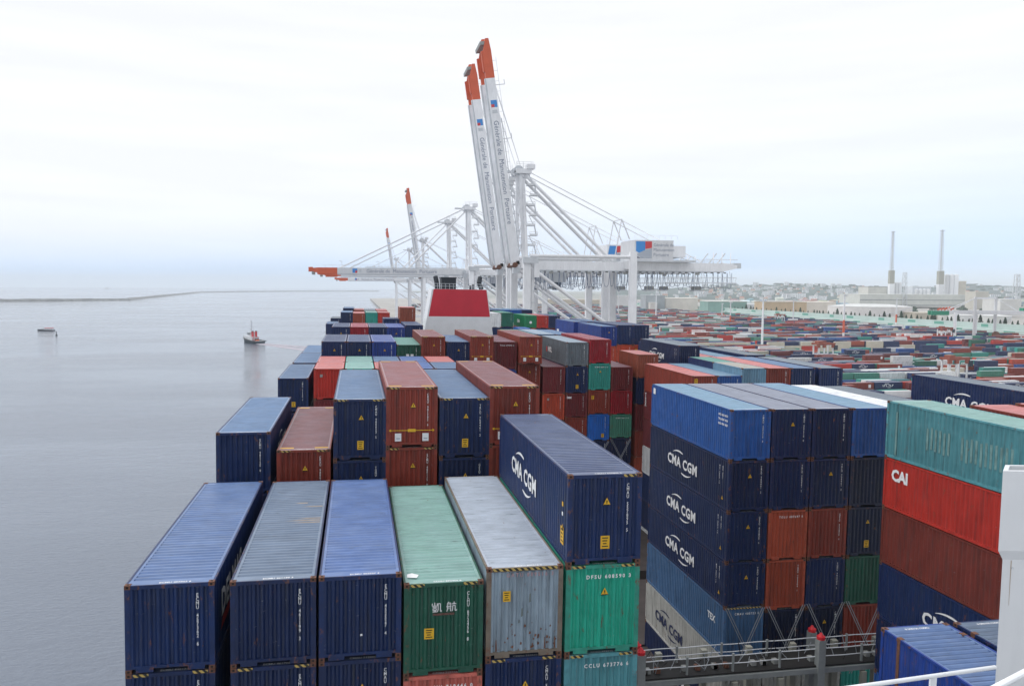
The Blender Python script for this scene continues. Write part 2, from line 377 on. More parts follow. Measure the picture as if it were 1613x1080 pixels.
def crescent(w, h, th, m, up=True):
    b = MB(); n = 14; sgn = 1 if up else -1; outer = []; inner = []
    for k in range(n+1):
        t_ = k/n; x = w*t_; base = h*math.sin(PI*(.12+.62*t_))
        outer.append((x, sgn*base)); inner.append((x, sgn*(base-th*math.sin(PI*min(1, .08+t_*.84))**.7*(.35+.65*t_))))
    if not up: outer = [(w-x, y) for x, y in outer]; inner = [(w-x, y) for x, y in inner]
    for k in range(n):
        b.poly([(outer[k][0], outer[k][1], 0), (outer[k+1][0], outer[k+1][1], 0), (inner[k+1][0], inner[k+1][1], 0), (inner[k][0], inner[k][1], 0)], m)
        b.poly([(outer[k][0], outer[k][1], 0.001), (inner[k][0], inner[k][1], 0.001), (inner[k+1][0], inner[k+1][1], 0.001), (outer[k+1][0], outer[k+1][1], 0.001)], m)
    return b.mesh('logo_swoosh')
SW = {}
def logo_side(root, L, H, side, m, y_start=None, size=1.0):
    "CMA CGM with its two arcs, on the -X face (side=-1) or the +X face"
    key = m.name
    if key not in SW: SW[key] = (crescent(1.6, .36, .15, m, True), crescent(1.5, .36, .15, m, False))
    tm = text_mesh('CMA CGM', 1.0*size, m, .032, spacing=1.08, height=.68*size, fit=4.65*size)
    wid = max(v.co.x for v in tm.vertices)
    z = H/2-.42*size
    if side < 0:
        y0 = L/2+wid/2+.35 if y_start is None else y_start; x = -.006; rot = RLEFT
        put_text(tm, root, (x, y0, z), rot); put_text(SW[key][0], root, (x, y0-.85, z+.70*size), rot, 'logo_swoosh'); put_text(SW[key][1], root, (x, y0-2.3, z-.08*size), rot, 'logo_swoosh')
    else:
        y0 = L/2-wid/2-.35 if y_start is None else y_start; x = CW+.006; rot = RRIGHT
        put_text(tm, root, (x, y0, z), rot); put_text(SW[key][0], root, (x, y0+.85, z+.70*size), rot, 'logo_swoosh'); put_text(SW[key][1], root, (x, y0+2.3, z-.08*size), rot, 'logo_swoosh')
LEN = {20: 6.058, 40: 12.192, 45: 13.716}
HT = {'H': 2.896, 'S': 2.591}
CODES = ['CMAU 480723 5', 'CMAU 512206 7', 'ECMU 480115 0', 'CMAU 557310 8', 'TRLU 704461 2', 'GESU 455820 6', 'TGHU 793304 1']
NC = [0]
def container(label, X, Y, Ztop, col, L=40, H='H', near=False, code=None, codemode='v', group=None, tri=False, plate=False, haz=0, logo=0, logomat='white', roofcol=None, framecol=None, extra=None, name='shipping_container'):
    "X,Y: left near corner; Ztop: roof height above the camera, in the ship's frame"
    l = LEN[L]; h = HT[H]; loc = RY @ Vector((X, Y, Ztop-h)) + Vector((0, 0, CAMZ))
    label = label.replace(', nearest row', ', near row').replace('the nearest row', 'near row').replace('the second row', 'second row')
    if len(label.split()) > 16: label = label.replace(' from top in the ', ' down in ').replace(' in the ', ' in ')
    if len(label.split()) > 16: label = label.replace('container, ', '').replace(' the ', ' ')
    r = thing(name, label, 'container', loc, 0, group); r.rotation_euler = (0, HEEL, 0)
    body, roof, frame, cast, casts = cont_meshes(l, h); c = C[col]
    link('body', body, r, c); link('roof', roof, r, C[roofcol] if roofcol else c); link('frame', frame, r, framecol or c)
    if near:
        for x in (0, 1):
            for y in (0, 1):
                for z in (0, 1):
                    o = link('corner_casting', cast, r); o.scale = (-1 if x else 1, -1 if y else 1, 1)
                    o.location = (CW if x else 0, l if y else 0, (h-.118) if z else 0)
    else: link('corner_castings', casts, r)
    NC[0] += 1
    cd = code or CODES[NC[0] % len(CODES)]
    wh = M['white']
    if codemode == 'v': put_text(text_mesh(cd, .155, wh, .012, vertical=True, wide=.8), r, (1.97, .006, h-.42))
    elif codemode == 'h': put_text(text_mesh(cd, .17, wh, .03, spacing=1.5, fit=1.48), r, (.66, .006, h-.45))
    elif codemode == 'p': put_text(text_mesh(cd, .17, M['pinktext'], .02, spacing=1.5, fit=1.5), r, (.62, .006, h-.3))
    if near and codemode:
        o = put_text(text_mesh(cd, .13, wh, .03), r, (.9, .12, h-.010)); o.rotation_euler = (0, 0, 0)
    if tri: put_text(TRI, r, (1.28, .004, h-.98), (0, 0, 0), 'warning_label')
    if plate: put_text(PLATE, r, (1.1, .004, .5), (0, 0, 0), 'height_plate')
    if haz == 1:
        for x in (.2, CW-.62): put_text(HAZ, r, (x, -.004, h-.1), (0, 0, 0), 'hazard_stripe')
    elif haz == 2: put_text(HAZW, r, (.19, -.004, h-.1), (0, 0, 0), 'hazard_stripe')
    elif haz == 3: put_text(HAZ, r, (CW-.62, -.004, h-.1), (0, 0, 0), 'hazard_stripe')
    if logo:
        s_, ys = logo if isinstance(logo, tuple) else (logo, None)
        logo_side(r, l, h, s_, M[logomat], ys)
    if extra: extra(r, l, h)
    return r
def ex45(full=True):
    def f(r, l, h):
        for y in (.42, l-.64):
            for x in (.12, CW-.74): put_text(ROOFMARK, r, (x, y, h-.006), (0, 0, 0), 'roof_mark')
        if full:
            put_text(ARR, r, (0, .003, .80), (0, 0, 0), 'length_arrow')
            for x in (.42, 1.72): put_text(STICK, r, (x, .003, .30), (0, 0, 0), 'sticker')
    return f
ORD = ['top', 'second from top', 'third from top', 'fourth from top', 'fifth from top', 'sixth from top', 'seventh from top', 'eighth from top']
def stack(place, X, Y, Ztop, tiers, group, near=False, L=40, **kw):
    z = Ztop
    for i, tr in enumerate(tiers):
        col, H = tr[0], tr[1]; o = dict(tr[2]) if len(tr) > 2 else {}
        pos = ORD[i] if len(tiers) > 1 or i else 'top'
        lab = o.pop('label', None) or f"{CNAME[col]} container, {pos} in {place}"
        k = dict(kw); k.update(o); l_ = k.pop('L', L)
        dy = k.pop('dy', 0)
        container(lab, X, Y+dy, z, col, L=l_, H=H, near=near, group=group, **k)
        z -= HT[H]+.012
    return z
ZN = M  # alias
# ---- bay 1 (nearest row)
Y1 = 23.8; g = 'containers in the nearest row'
def delmas(r, l, h):
    put_text(text_mesh('DELMAS', 1.1, M['white'], .04, spacing=1.1), r, (CW+.006, 1.2, h*.42), RRIGHT)
    b_ = MB(); b_.poly([(CW+.007, 1.0, .7), (CW+.007, 3.6, .7), (CW+.007, 3.2, 1.0), (CW+.007, 1.4, 1.0)], M['redtext']); b_.build('red_band', r)
stack('the leftmost stack of the nearest row, by the water', -6.47, Y1, -8.60, [('navy', 'S', dict(code='ECMU 457362 6', label='navy container with blue ribbed roof at the near left corner, above the water', extra=delmas, roofcol='roofa')), ('navy2', 'S', dict(haz=1, code='ECMU 446137 2')), ('navy', 'S'), ('rust', 'S')], g, near=True)
def patchx(r, l, h):
    pm = mat('bare_patch', (.27, .22, .175), rough=.7, noise=.3, nscale=3)
    for y_, xa_, w_ in ((5.75, 1.3, 1.0), (6.02, 1.05, 1.25), (6.28, 1.45, .85), (7.9, 1.5, .8), (8.43, 1.2, .5)):
        b_ = MB(); b_.poly([(xa_, y_+.05, h-.0125), (xa_+w_*.5, y_, h-.0125), (xa_+w_, y_+.01, h-.0125), (xa_+w_, y_+.13, h-.0125), (xa_+w_*.4, y_+.12, h-.0125)], pm); b_.build('bare_patch', r)
stack('the second stack from the left, nearest row', -3.60, Y1, -8.64, [('navy2', 'S', dict(code='ECMU 461199 3', roofcol='roofb', extra=patchx, label='dark navy container with a tan scuff on its grey-blue roof, nearest row')), ('navy2', 'S', dict(haz=1, code='ECMU 461706 1')), ('navy', 'S')], g, near=True)
def tapebit(r, l, h):
    b_ = MB(); b_.poly([(1.22, .0, .72), (1.29, .0, .74), (1.27, .0, .80), (1.21, .0, .78)], M['white']); b_.build('sticker', r)
stack('the third stack from the left, nearest row', -1.08, Y1, -8.64, [('navy', 'S', dict(code='ECMU 452527 4', extra=tapebit, roofcol='roofc', label='navy container with brighter blue roof, right against the tan-scuffed one, nearest row')), ('navy2', 'S', dict(tri=True, code='CMAU 512206 7')), ('navy', 'S')], g, near=True)
def kai(r, l, h):
    b_ = MB(); w = M['white']
    def st(x0, z0, x1, z1, t_=.035): b_.beam((x0, .002, z0), (x1, .002, z1), t_, .004, w, up=(0, 1, 0))
    X0, Z0 = .86, h-.92
    for x, z, x2, z2 in ((0, .42, 0, .30), (.13, .46, .13, .30), (.26, .42, .26, .30), (0, .30, .26, .30), (.02, .24, .24, .24), (.04, .18, .22, .18), (.04, .18, .04, .10), (.22, .18, .22, .10), (.04, .10, .22, .10), (.02, .03, .25, .03), (.09, .08, .11, .04), (.18, .08, .16, .04),
                         (.31, .40, .31, .12), (.31, .12, .27, .02), (.31, .40, .43, .40), (.43, .40, .43, .04), (.43, .04, .49, .04), (.49, .04, .49, .09)): st(X0+x*.58, Z0+z*.68, X0+x2*.58, Z0+z2*.68, .024)
    X0 = 1.31
    for x, z, x2, z2 in ((.10, .46, .05, .40), (.03, .40, .20, .40), (.03, .40, .03, .10), (.03, .10, -.01, .02), (.20, .40, .20, .02), (.11, .36, .11, .30), (-.03, .24, .24, .24), (.11, .20, .11, .12),
                         (.38, .46, .38, .38), (.26, .36, .50, .36), (.31, .28, .31, .12), (.31, .12, .27, .02), (.31, .28, .44, .28), (.44, .28, .44, .05), (.44, .05, .52, .05), (.52, .05, .52, .10)): st(X0+x*.58, Z0+z*.68, X0+x2*.58, Z0+z2*.68, .024)
    b_.build('chinese_lettering', r)
    b2 = MB(); b2.poly([(.88, .003, Z0-.10), (1.54, .003, Z0-.10), (1.54, .003, Z0-.03), (.88, .003, Z0-.03)], mat('faded_brown', (.12, .06, .05), rough=.7, noise=.5, nscale=20)); b2.build('faded_line', r)
    o = put_text(PLATE, r, (.62, .004, 1.15), (0, 0, 0), 'height_plate'); o.scale = (1, 1, .8)
    b3 = MB()
    b3.poly([(.12, .62, h-.007), (.42, .55, h-.007), (.5, .8, h-.007), (.3, .98, h-.007), (.14, .9, h-.007)], M['white']); b3.build('white_splash', r)
stack('the fourth stack from the left, nearest row', 1.44, Y1, -9.0, [('dkgreen', 'H', dict(code='CLHU 872456 8', haz=1, extra=kai, roofcol='mint', label='dark green container with two Chinese characters and pale green roof, nearest row')), ('salmon', 'H', dict(codemode='h', code='CAXU 719446 0', dy=0)), ('navy', 'H')], g, near=True)
def greyx(r, l, h):
    o = put_text(PLATE, r, (.52, .004, 1.82), (0, 0, 0), 'height_plate'); o.scale = (.8, 1, .8)
    rm = M['rusty']; random.seed(3)
    for k in range(34):
        b_ = MB()
        x = random.uniform(.2, 2.25); z = .25+abs(random.gauss(0, .42)); s_ = random.uniform(.012, .035)
        b_.poly([(x-s_, .012, z-s_*1.3), (x+s_*.8, .012, z-s_), (x+s_, .012, z+s_), (x-s_*.6, .012, z+s_*1.5)], rm); b_.build('rust_spot', r)
    for x in (.3, 1.86, 2.18): b_ = MB(); b_.poly([(x, .011, .24), (x+.05, .011, .24), (x+.035, .011, .62), (x+.01, .011, .6)], rm); b_.build('rust_streak', r)
    gg = mat('scrape_grey', (.14, .17, .17), rough=.8)
    for x, z, w_, hh in ((1.35, 1.75, .07, .3), (1.1, 1.3, .07, .3), (1.02, 1.1, .05, .12), (1.3, 1.4, .04, .1)): b2 = MB(); b2.poly([(x, .011, z), (x+w_, .011, z+.03), (x+w_*.8, .011, z+hh), (x+w_*.2, .011, z+hh*.9)], gg); b2.build('scrape', r)
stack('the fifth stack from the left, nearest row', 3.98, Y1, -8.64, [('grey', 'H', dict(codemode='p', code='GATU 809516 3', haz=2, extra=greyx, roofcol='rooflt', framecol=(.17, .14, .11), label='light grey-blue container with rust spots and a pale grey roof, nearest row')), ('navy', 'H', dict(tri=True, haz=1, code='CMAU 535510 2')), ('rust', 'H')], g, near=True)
def gx(r, l, h):
    # side plates near the front corner of the -X face
    for y, z, s_ in ((.62, 1.75, .25), (.62, 1.45, .2)): 
        b_ = MB(); b_.poly([(-.005, y+.08, z), (-.005, y-.08, z), (-.005, y-.08, z+s_*.6), (-.005, y+.08, z+s_*.6)], M['yellow'] if s_ > .22 else M['white']); b_.build('sticker', r)
    o = put_text(PLATE, r, (-.006, .82, .52), (0, 0, -PI/2), 'height_plate'); o.scale = (1.3, 1, 1.35)
    o = put_text(TRI, r, (-.006, .55, 1.02), (0, 0, -PI/2), 'warning_label'); o.scale = (.8, 1, .8)
stack('the rightmost stack of the nearest row', 6.52, Y1, -5.78, [('navy', 'H', dict(code='CMAU 557895 5', haz=3, tri=True, plate=True, logo=(-1, 9.15), extra=gx, label='navy container with big white shipping line letters, raised on the rightmost near stack')), ('jade', 'H', dict(codemode='h', code='DFSU 608590 3', tri=True, haz=1, framecol=(.03, .26, .19))), ('cyan', 'H', dict(codemode='h', code='CCLU 673776 6', haz=1)), ('navy', 'H')], g, near=True)
# ---- bay 2
Y2 = 38.5; g = 'containers in the second row'
stack('the leftmost stack of the second row, by the water', -6.40, Y2, -6.88, [('navy', 'H', dict(code='ECMU 982126 0', logo=1, roofcol='steel', label='navy container beside the water, second row, grey-blue roof scuffed dark')), ('navy2', 'H'), ('navy', 'H')], g, near=True)
stack('the second stack from the water, second row', -3.63, 37.9, -7.64, [('rust', 'H', dict(L=45, tri=True, haz=1, extra=ex45(False), code='CRXU 980612 3', label='long rust-brown container with yellow roof corners, second row beside the water-edge one')), ('rust', 'H')], g, near=True)
stack('the third stack from the water, second row', -1.06, 37.9, -5.29, [('navy2', 'H', dict(L=45, tri=True, plate=True, haz=1, code='CMAU 980023 5', roofcol='steel', label='dark navy container with yellow plate left of the tall rust-brown one, second row')), ('navy2', 'H', dict(tri=True)), ('navy', 'H')], g, near=True)
stack('the fourth stack from the water, second row', 1.38, 37.9, -4.73, [('rust', 'H', dict(L=45, tri=True, haz=1, extra=ex45(), code='CRXU 981702 6', label='rust-brown container with yellow arrow line and two white stickers, second row')), ('rust', 'H', dict(tri=True, haz=1)), ('navy', 'H')], g, near=True)
stack('the fifth stack from the water, second row', 3.92, 37.9, -5.28, [('navy2', 'H', dict(L=45, tri=True, plate=True, haz=1, roofcol='steel', label='dark navy container between the two tall rust-brown ones, second row')), ('navy2', 'H', dict(tri=True)), ('rust', 'H')], g, near=True)
stack('the sixth stack from the water, second row', 6.36, 37.9, -4.72, [('rust', 'H', dict(L=45, tri=True, haz=1, extra=ex45(), code='CRXU 981330 8', label='rust-brown container behind the raised navy lettered one, second row')), ('rust', 'H'), ('navy', 'H')], g, near=True)
# right block R
YR = 40.9; XR = 20.5; p = 2.50; g = 'containers in the tall block right of centre'
def bluex(r, l, h):
    b_ = MB(); b_.poly([(-.005, l-.35, h-.65), (-.005, l-.75, h-.65), (-.005, l-.75, h-.25), (-.005, l-.35, h-.25)], M['white']); b_.build('sticker', r)
    for i_ in range(3):
        for j_ in range(3): put_text(text_mesh(random.choice(['TRLU', '4500', '45G1']), .17, M['white'], .03), r, (-.006, 1.55-i_*.42 + .0, h-.5-j_*.26), RLEFT)
def sidecode(r, l, h):
    for i_, yy in enumerate((1.15, .75)):
        put_text(text_mesh('MAX GROSS TARE'[:12-4*i_], .12, M['white'], .02, vertical=True), r, (-.006, yy, h-.5), RLEFT)
    o = put_text(TRI, r, (-.006, .75, .55), (0, 0, -PI/2), 'warning_label')
def smallblue(r, l, h):
    put_text(text_mesh('TEX', .55, M['white'], .03), r, (-.006, 2.1, h*.55), RLEFT)
Rt = [
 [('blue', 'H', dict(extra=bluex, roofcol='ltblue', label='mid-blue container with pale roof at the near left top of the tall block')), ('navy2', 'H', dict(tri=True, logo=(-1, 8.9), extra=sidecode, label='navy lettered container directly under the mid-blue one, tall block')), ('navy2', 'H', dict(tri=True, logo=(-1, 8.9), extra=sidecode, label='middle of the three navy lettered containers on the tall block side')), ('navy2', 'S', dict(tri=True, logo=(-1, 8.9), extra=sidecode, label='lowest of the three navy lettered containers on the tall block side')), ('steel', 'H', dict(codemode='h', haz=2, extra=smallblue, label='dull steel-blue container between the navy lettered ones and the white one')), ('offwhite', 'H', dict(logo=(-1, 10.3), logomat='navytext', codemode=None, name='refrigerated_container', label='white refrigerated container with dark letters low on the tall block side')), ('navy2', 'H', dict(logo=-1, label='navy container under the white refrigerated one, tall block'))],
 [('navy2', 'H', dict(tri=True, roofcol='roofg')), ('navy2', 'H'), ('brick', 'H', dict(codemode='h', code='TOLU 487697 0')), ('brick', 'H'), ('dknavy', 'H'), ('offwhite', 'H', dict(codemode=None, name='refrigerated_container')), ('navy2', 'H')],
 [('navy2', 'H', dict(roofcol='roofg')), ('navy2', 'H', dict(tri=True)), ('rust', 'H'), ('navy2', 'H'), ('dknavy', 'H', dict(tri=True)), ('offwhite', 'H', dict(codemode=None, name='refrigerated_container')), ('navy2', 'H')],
 [('blue', 'H', dict(codemode=None, roofcol='ltblue')), ('dknavy', 'H', dict(codemode=None)), ('dknavy', 'H', dict(tri=True, plate=True, codemode=None)), ('dkgreen', 'H', dict(codemode=None)), ('rust', 'H', dict(codemode=None)), ('teal', 'H', dict(codemode=None)), ('navy2', 'H')]]
words = ['first', 'second', 'third', 'fourth', 'fifth']
for i, tl in enumerate(Rt): stack(f'the {words[i]} stack from the left of the tall block', XR+i*p+(.02*i), YR, -6.50, tl, g, near=True)
stack('the stack right of the tall block', 30.65, YR, -6.65, [('white', 'H', dict(codemode=None, label='bright white roofed container right of the tall block')), ('navy2', 'H')], g)
stack('the stack right of the bright white roof', 33.3, YR, -6.75, [('navy', 'H', dict(codemode=None, roofcol='dkgrey', label='grey roofed container right of the bright white roofed one')), ('navy2', 'H')], g)
container('big navy container with white letters at the far right edge', 42.7, 42.8, -6.1, 'navy', L=40, near=True, logo=(-1, 8.5), roofcol='dkgrey', group=g)
container('navy container hidden below the big lettered one at the right edge', 42.7, 42.8, -9.05, 'navy2', L=40, group=g)
# right stack S
g = 'containers in the stack at the right edge'
def tealpatch(r, l, h):
    fm = mat('faded_patch', (.14, .255, .25), rough=.7, noise=.35, nscale=2.5)
    for ya, yb, za, zb in ((l-.85, l-1.15, .25, 2.45), (l-2.9, l-4.6, .95, 2.0), (l-5.2, l-8.5, .9, 1.95)):
        n_ = max(1, int((ya-yb)/.2785))
        for k_ in range(n_):
            y1_ = l-.155-.2785*round((l-.155-ya)/.2785)-.2785*k_; b_ = MB(); dz_ = random.uniform(-.06, .06); b_.poly([(.0125, y1_, za+dz_), (.0125, y1_-.13, za+dz_), (.0125, y1_-.13, zb+dz_), (.0125, y1_, zb+dz_)], fm, flip=True); b_.build('faded_patch', r)
def cai(r, l, h): put_text(text_mesh('CAI', .78, M['white'], .045, spacing=.95), r, (-.006, l-.6, h-1.05), RLEFT)
def cmas(r, l, h): pass
stack('the right-edge stack', 26.72, 23.95, -5.36, [('cyan', 'H', dict(extra=tealpatch, roofcol='mint', codemode=None, label='turquoise container with faded rectangles on its side, top right')), ('red', 'S', dict(extra=cai, codemode=None, label='red container with three white letters under the turquoise one')), ('rustdk', 'H', dict(codemode=None, label='plain rust-brown container under the red lettered one, right edge')), ('navy', 'H', dict(logo=(-1, 8.9), codemode=None, label='navy lettered container fourth down in the right edge stack')), ('navy2', 'H', dict(codemode=None)), ('blue', 'H', dict(codemode=None))], g, near=True)
container('salmon-roofed container right of the turquoise one', 31.8, 24.2, -5.68, 'rust', roofcol='salmon', codemode=None, group=g)
container('salmon-roofed container at the frame edge, furthest right', 34.4, 24.0, -5.58, 'rust', roofcol='salmon', codemode=None, group=g)
container('brown-roofed container tight behind the turquoise one', 29.25, 24.2, -7.9, 'rust2', codemode=None, group=g)
# low blue pair T, U
g = 'low blue containers by the white bulwark'
for X_, lab, rc, zz in ((17.0, 'blue container with rusty corners at bottom right, nearest the railing', 'royal', -10.9), (19.72, 'blue container with worn dark roof beside the rusty-cornered one, bottom right', 'steel', -10.9)):
    def intercast(r, l, h):
        for x in (0, CW-.16):
            b_ = MB(); b_.box((x-.004 if x == 0 else x, l-.95, h-.118), (x+.16 if x == 0 else x+.166, l-.77, h+.002), M['rusty']); b_.box((x+.0, l-.93, .13), (x+.16, l-.79, h-.12), M['paintf']) if 0 else None; b_.build('corner_casting', r)
        b_ = MB(); b_.box((-.006, l-.93, .17), (.012, l-.80, h-.12), M['rusty']); b_.build('post', r)
        o = put_text(text_mesh('CMAU 551060 8', .13, M['white'], .03), r, (1.6, l-.2, h-.010)); o.rotation_euler = (0, 0, PI)
    container(lab, X_, 22.75-13.716, zz, 'royal' if rc == 'royal' else 'navy', L=45, near=True, codemode=None, roofcol='roofa' if rc == 'royal' else 'roofb', extra=intercast, group=g)
container('navy container under the rusty-cornered blue one at bottom right', 17.0, 22.75-13.716, -13.82, 'navy', L=45, near=True, codemode=None, group=g)
container('rust-brown container under the worn-roofed blue one at bottom right', 19.72, 22.75-13.716, -13.82, 'rust', L=45, codemode=None, group=g)

# ---- bay 4
Y4 = 67.7; g = 'containers in the third visible row'; row = 'third row'
def spot(r, l, h):
    b_ = MB(); b_.poly([(.5, .012, h-.72), (.72, .012, h-.72), (.74, .012, h-.48), (.52, .012, h-.48)], M['shipg']); b_.build('vent_patch', r)
stack('the leftmost stack by the water, third row', -6.37, Y4, -7.64, [('navy', 'H', dict(plate=True, roofcol='steel', label='navy container by the water just behind the second row, third row')), ('navy2', 'H')], g)
stack('the second stack from the water, third row', -3.50, Y4, -6.86, [('red', 'S', dict(L=20, codemode=None, extra=spot, roofcol='salmon', label='short red container standing left of the navy long one, third row')), ('maroon', 'S', dict(L=20, codemode=None)), ('navy', 'H')], g)
container('short container with salmon roof tight behind the red one, third row', -3.50, Y4+6.12, -6.86, 'red', L=20, H='S', codemode=None, roofcol='salmon', group=g)
for X_, a, b_ in ((-.98, 'mint', 'mint'), (1.54, 'salmon', 'steel'), (4.06, 'blue', 'blue'), (6.58, 'steel', 'salmon')):
    container(f'short {CNAME[a]} roofed container, front of the {("second" if X_<0 else "third" if X_<3 else "fourth" if X_<5 else "fifth")} roof column, third row', X_, Y4, -6.86, {'mint': 'teal', 'salmon': 'red', 'blue': 'navy', 'steel': 'navy'}[a], L=20, H='S', codemode=None, roofcol=a, group=g)
    container(f'short {CNAME[b_]} roofed container, back of the {("second" if X_<0 else "third" if X_<3 else "fourth" if X_<5 else "fifth")} roof column, third row', X_, Y4+6.12, -6.86, {'mint': 'teal', 'salmon': 'red', 'blue': 'navy', 'steel': 'navy'}[b_], L=20, H='S', codemode=None, roofcol=b_, group=g)
    container(f'navy container under the short {CNAME[a]} roofed one, third row', X_, Y4, -9.47, 'navy', L=40, codemode=None, group=g)
# right part of bay 4
def vt(s_):
    def f(r, l, h):
        o = put_text(text_mesh(s_, .62, M['white'], .03, vertical=True), r, (-.006, l-.55, h-.6), RLEFT)
    return f
def platex(r, l, h):
    o = put_text(PLATE, r, (.25, .004, h-.95), (0, 0, 0), 'height_plate'); o.scale = (1, 1, 1.6)
g = 'containers in the row behind the tall block'
stack('the left stack of the row behind the tall block', 29.98, Y4, -7.60, [('rust', 'H', dict(roofcol='salmon', extra=platex, label='rust-brown container with salmon roof just behind the tall block')), ('maroon', 'H', dict(extra=vt('TEX'))), ('maroon', 'H'), ('white', 'H', dict(codemode=None)), ('navy', 'H'), ('navy2', 'H'), ('white', 'H', dict(codemode=None))], g)
stack('the second stack of the row behind the tall block', 32.48, Y4, -7.60, [('blue', 'H', dict(roofcol='ltblue', label='blue container with pale blue roof just behind the tall block')), ('navy', 'H')], g)
def zimx(r, l, h):
    b_ = MB(); b_.poly([(-.005, 1.3, .9), (-.005, .5, .9), (-.005, .5, 1.5), (-.005, 1.3, 1.5)], M['navytext']); b_.poly([(.9, .01, .2), (1.7, .01, .2), (1.6, .01, 1.0), (1.1, .01, 1.0)], M['navytext']); b_.build('emblem', r)
stack('the short pale stack behind the tall block', 34.84, Y4, -6.90, [('ltblue', 'H', dict(L=20, codemode=None, roofcol='tan', extra=zimx, label='short pale blue container with dark emblem behind the tall block')), ('blue', 'H', dict(L=20, codemode=None))], g)
container('short navy container with white arc, behind the pale blue one', 34.84, 73.8, -6.90, 'navy', L=20, logo=(-1, 5.6), roofcol='sea', codemode=None, group=g)
stack('the stack right of the short pale blue one', 37.33, Y4, -6.90, [('rust', 'H', dict(roofcol='salmon', label='brick-red container right of the short pale blue one')), ('navy', 'H')], g)
stack('the stack left of the dark gap behind the tall block', 39.86, Y4, -6.90, [('navy', 'H', dict(roofcol='steel', label='navy container just left of the dark gap, behind the tall block')), ('navy', 'H')], g)
stack('the stack right of the dark gap behind the tall block', 42.72, Y4, -6.90, [('navy', 'H', dict(roofcol='dkgrey', label='navy container just right of the dark gap, behind the tall block')), ('navy2', 'H')], g)
# ---- bay 5
Y5 = 82.3; g = 'containers in the fourth visible row'
sq = lambda r, l, h: [put_text(STICK, r, (x, .003, h-1.35), (0, 0, 0), 'sticker') for x in (.95, 1.4)]
for place, X_, z, tl in [
 ('the leftmost stack by the water, fourth row', -6.32, -7.73, [('navy', 'H', dict(codemode=None, roofcol='steel'))]),
 ('the second stack from the water, fourth row', -3.50, -5.58, [('navy', 'H', dict(tri=True)), ('navy', 'H')]),
 ('the third stack from the water, fourth row', -1.00, -5.58, [('navy', 'H', dict(tri=True)), ('navy', 'H')]),
 ('the fourth stack from the water, fourth row', 1.53, -5.58, [('royal', 'H', dict(tri=True)), ('navy', 'H')]),
 ('the fifth stack from the water, fourth row', 4.05, -5.89, [('dkgreen', 'H', dict(extra=sq, roofcol='sea', label='dark green container with two white squares, fourth row')), ('navy', 'H')]),
 ('the sixth stack from the water, fourth row', 6.50, -5.00, [('rust', 'H', dict(L=45, dy=-.7, tri=True, haz=1, extra=ex45(False), label='rust-brown container in front of the funnel left side, fourth row')), ('rust', 'H')]),
 ('the seventh stack from the water, fourth row', 9.15, -5.56, [('navy', 'H', dict(tri=True, roofcol='steel', label='navy container between two rust-brown ones before the funnel')), ('navy', 'H'), ('rust', 'H')]),
 ('the eighth stack from the water, fourth row', 11.55, -4.96, [('rust', 'H', dict(L=45, dy=-.7, tri=True, haz=1, extra=ex45(), label='rust-brown container with yellow line in front of the funnel right side')), ('rust', 'H'), ('navy', 'H')]),
 ('the ninth stack from the water, fourth row', 14.15, -5.54, [('maroon', 'H', dict(codemode='h', code='TOLU 479075 3')), ('royal', 'H'), ('rust', 'H')]),
 ('the tenth stack from the water, fourth row', 16.75, -4.95, [('rust', 'H', dict(L=45, dy=-.7, tri=True, extra=ex45(), label='rust-brown container with two white stickers, left of the grey lettered one')), ('rust', 'H', dict(tri=True)), ('rust', 'H'), ('navy', 'H')]),
]: stack(place, X_, Y5, z, tl, g)
def wul(r, l, h):
    put_text(text_mesh('MOL', .8, M['white'], .04), r, (-.006, 8.3, h*.38), RLEFT)
    b_ = MB(); b_.poly([(-.006, 9.3, .9), (-.006, 8.8, .9), (-.006, 8.8, 1.5), (-.006, 9.3, 1.5)], M['redtext']); b_.build('red_mark', r)
def texx(r, l, h): put_text(text_mesh('tex', .42, M['white'], .04), r, (.12, .006, h-.55))
def plx(r, l, h): put_text(PLATE, r, (1.55, .006, .35), (0, 0, 0), 'height_plate')
def plm(r, l, h): put_text(PLATE, r, (.35, .006, 1.6), (0, 0, 0), 'height_plate')
for place, X_, z, tl in [
 ('the wall of containers, first column', 19.49, -8.19, [('maroon', 'H', dict(roofcol='maroon')), ('orange', 'H', dict(extra=spot)), ('rust', 'H'), ('navy', 'H')]),
 ('the wall of containers, second column', 22.03, -5.56, [('dkgrey', 'S', dict(extra=wul, label='grey container with white letters on its dark side, over the wall of containers', roofcol='grey')), ('navy', 'H', dict(tri=True, plate=True)), ('maroon', 'S', dict(extra=texx)), ('rust', 'H'), ('navy', 'H'), ('navy', 'H')]),
 ('the wall of containers, third column', 24.57, -5.25, [('crimson', 'S', dict(roofcol='crimson', label='deep red container right of the grey lettered one')), ('teal', 'H', dict(codemode='h', tri=True)), ('rust', 'S', dict(extra=plm)), ('brblue', 'H', dict(extra=plx)), ('navy2', 'H'), ('navy2', 'H')]),
 ('the wall of containers, fourth column', 27.10, -8.22, [('maroon', 'S'), ('crimson', 'S'), ('sea', 'S', dict(codemode='h')), ('navy2', 'H'), ('navy2', 'H')]),
]: stack(place, X_, Y5, z, tl, g)
stack('the narrow stack right of the wall of containers', 30.0, Y5, -6.86, [('rust2', 'S', dict(L=20, label='short orange-brown container right of the wall of containers', roofcol='salmon')), ('navy2', 'H', dict(codemode=None)), ('maroon', 'H', dict(codemode=None)), ('rust', 'H', dict(codemode=None)), ('brick', 'H', dict(codemode=None))], g)
container('dark navy lettered container on the ship near the quay cranes', 34.80, Y5, -5.88, 'navy2', logo=(-1, 9.0), roofcol='dkgrey', extra=sidecode, group=g)
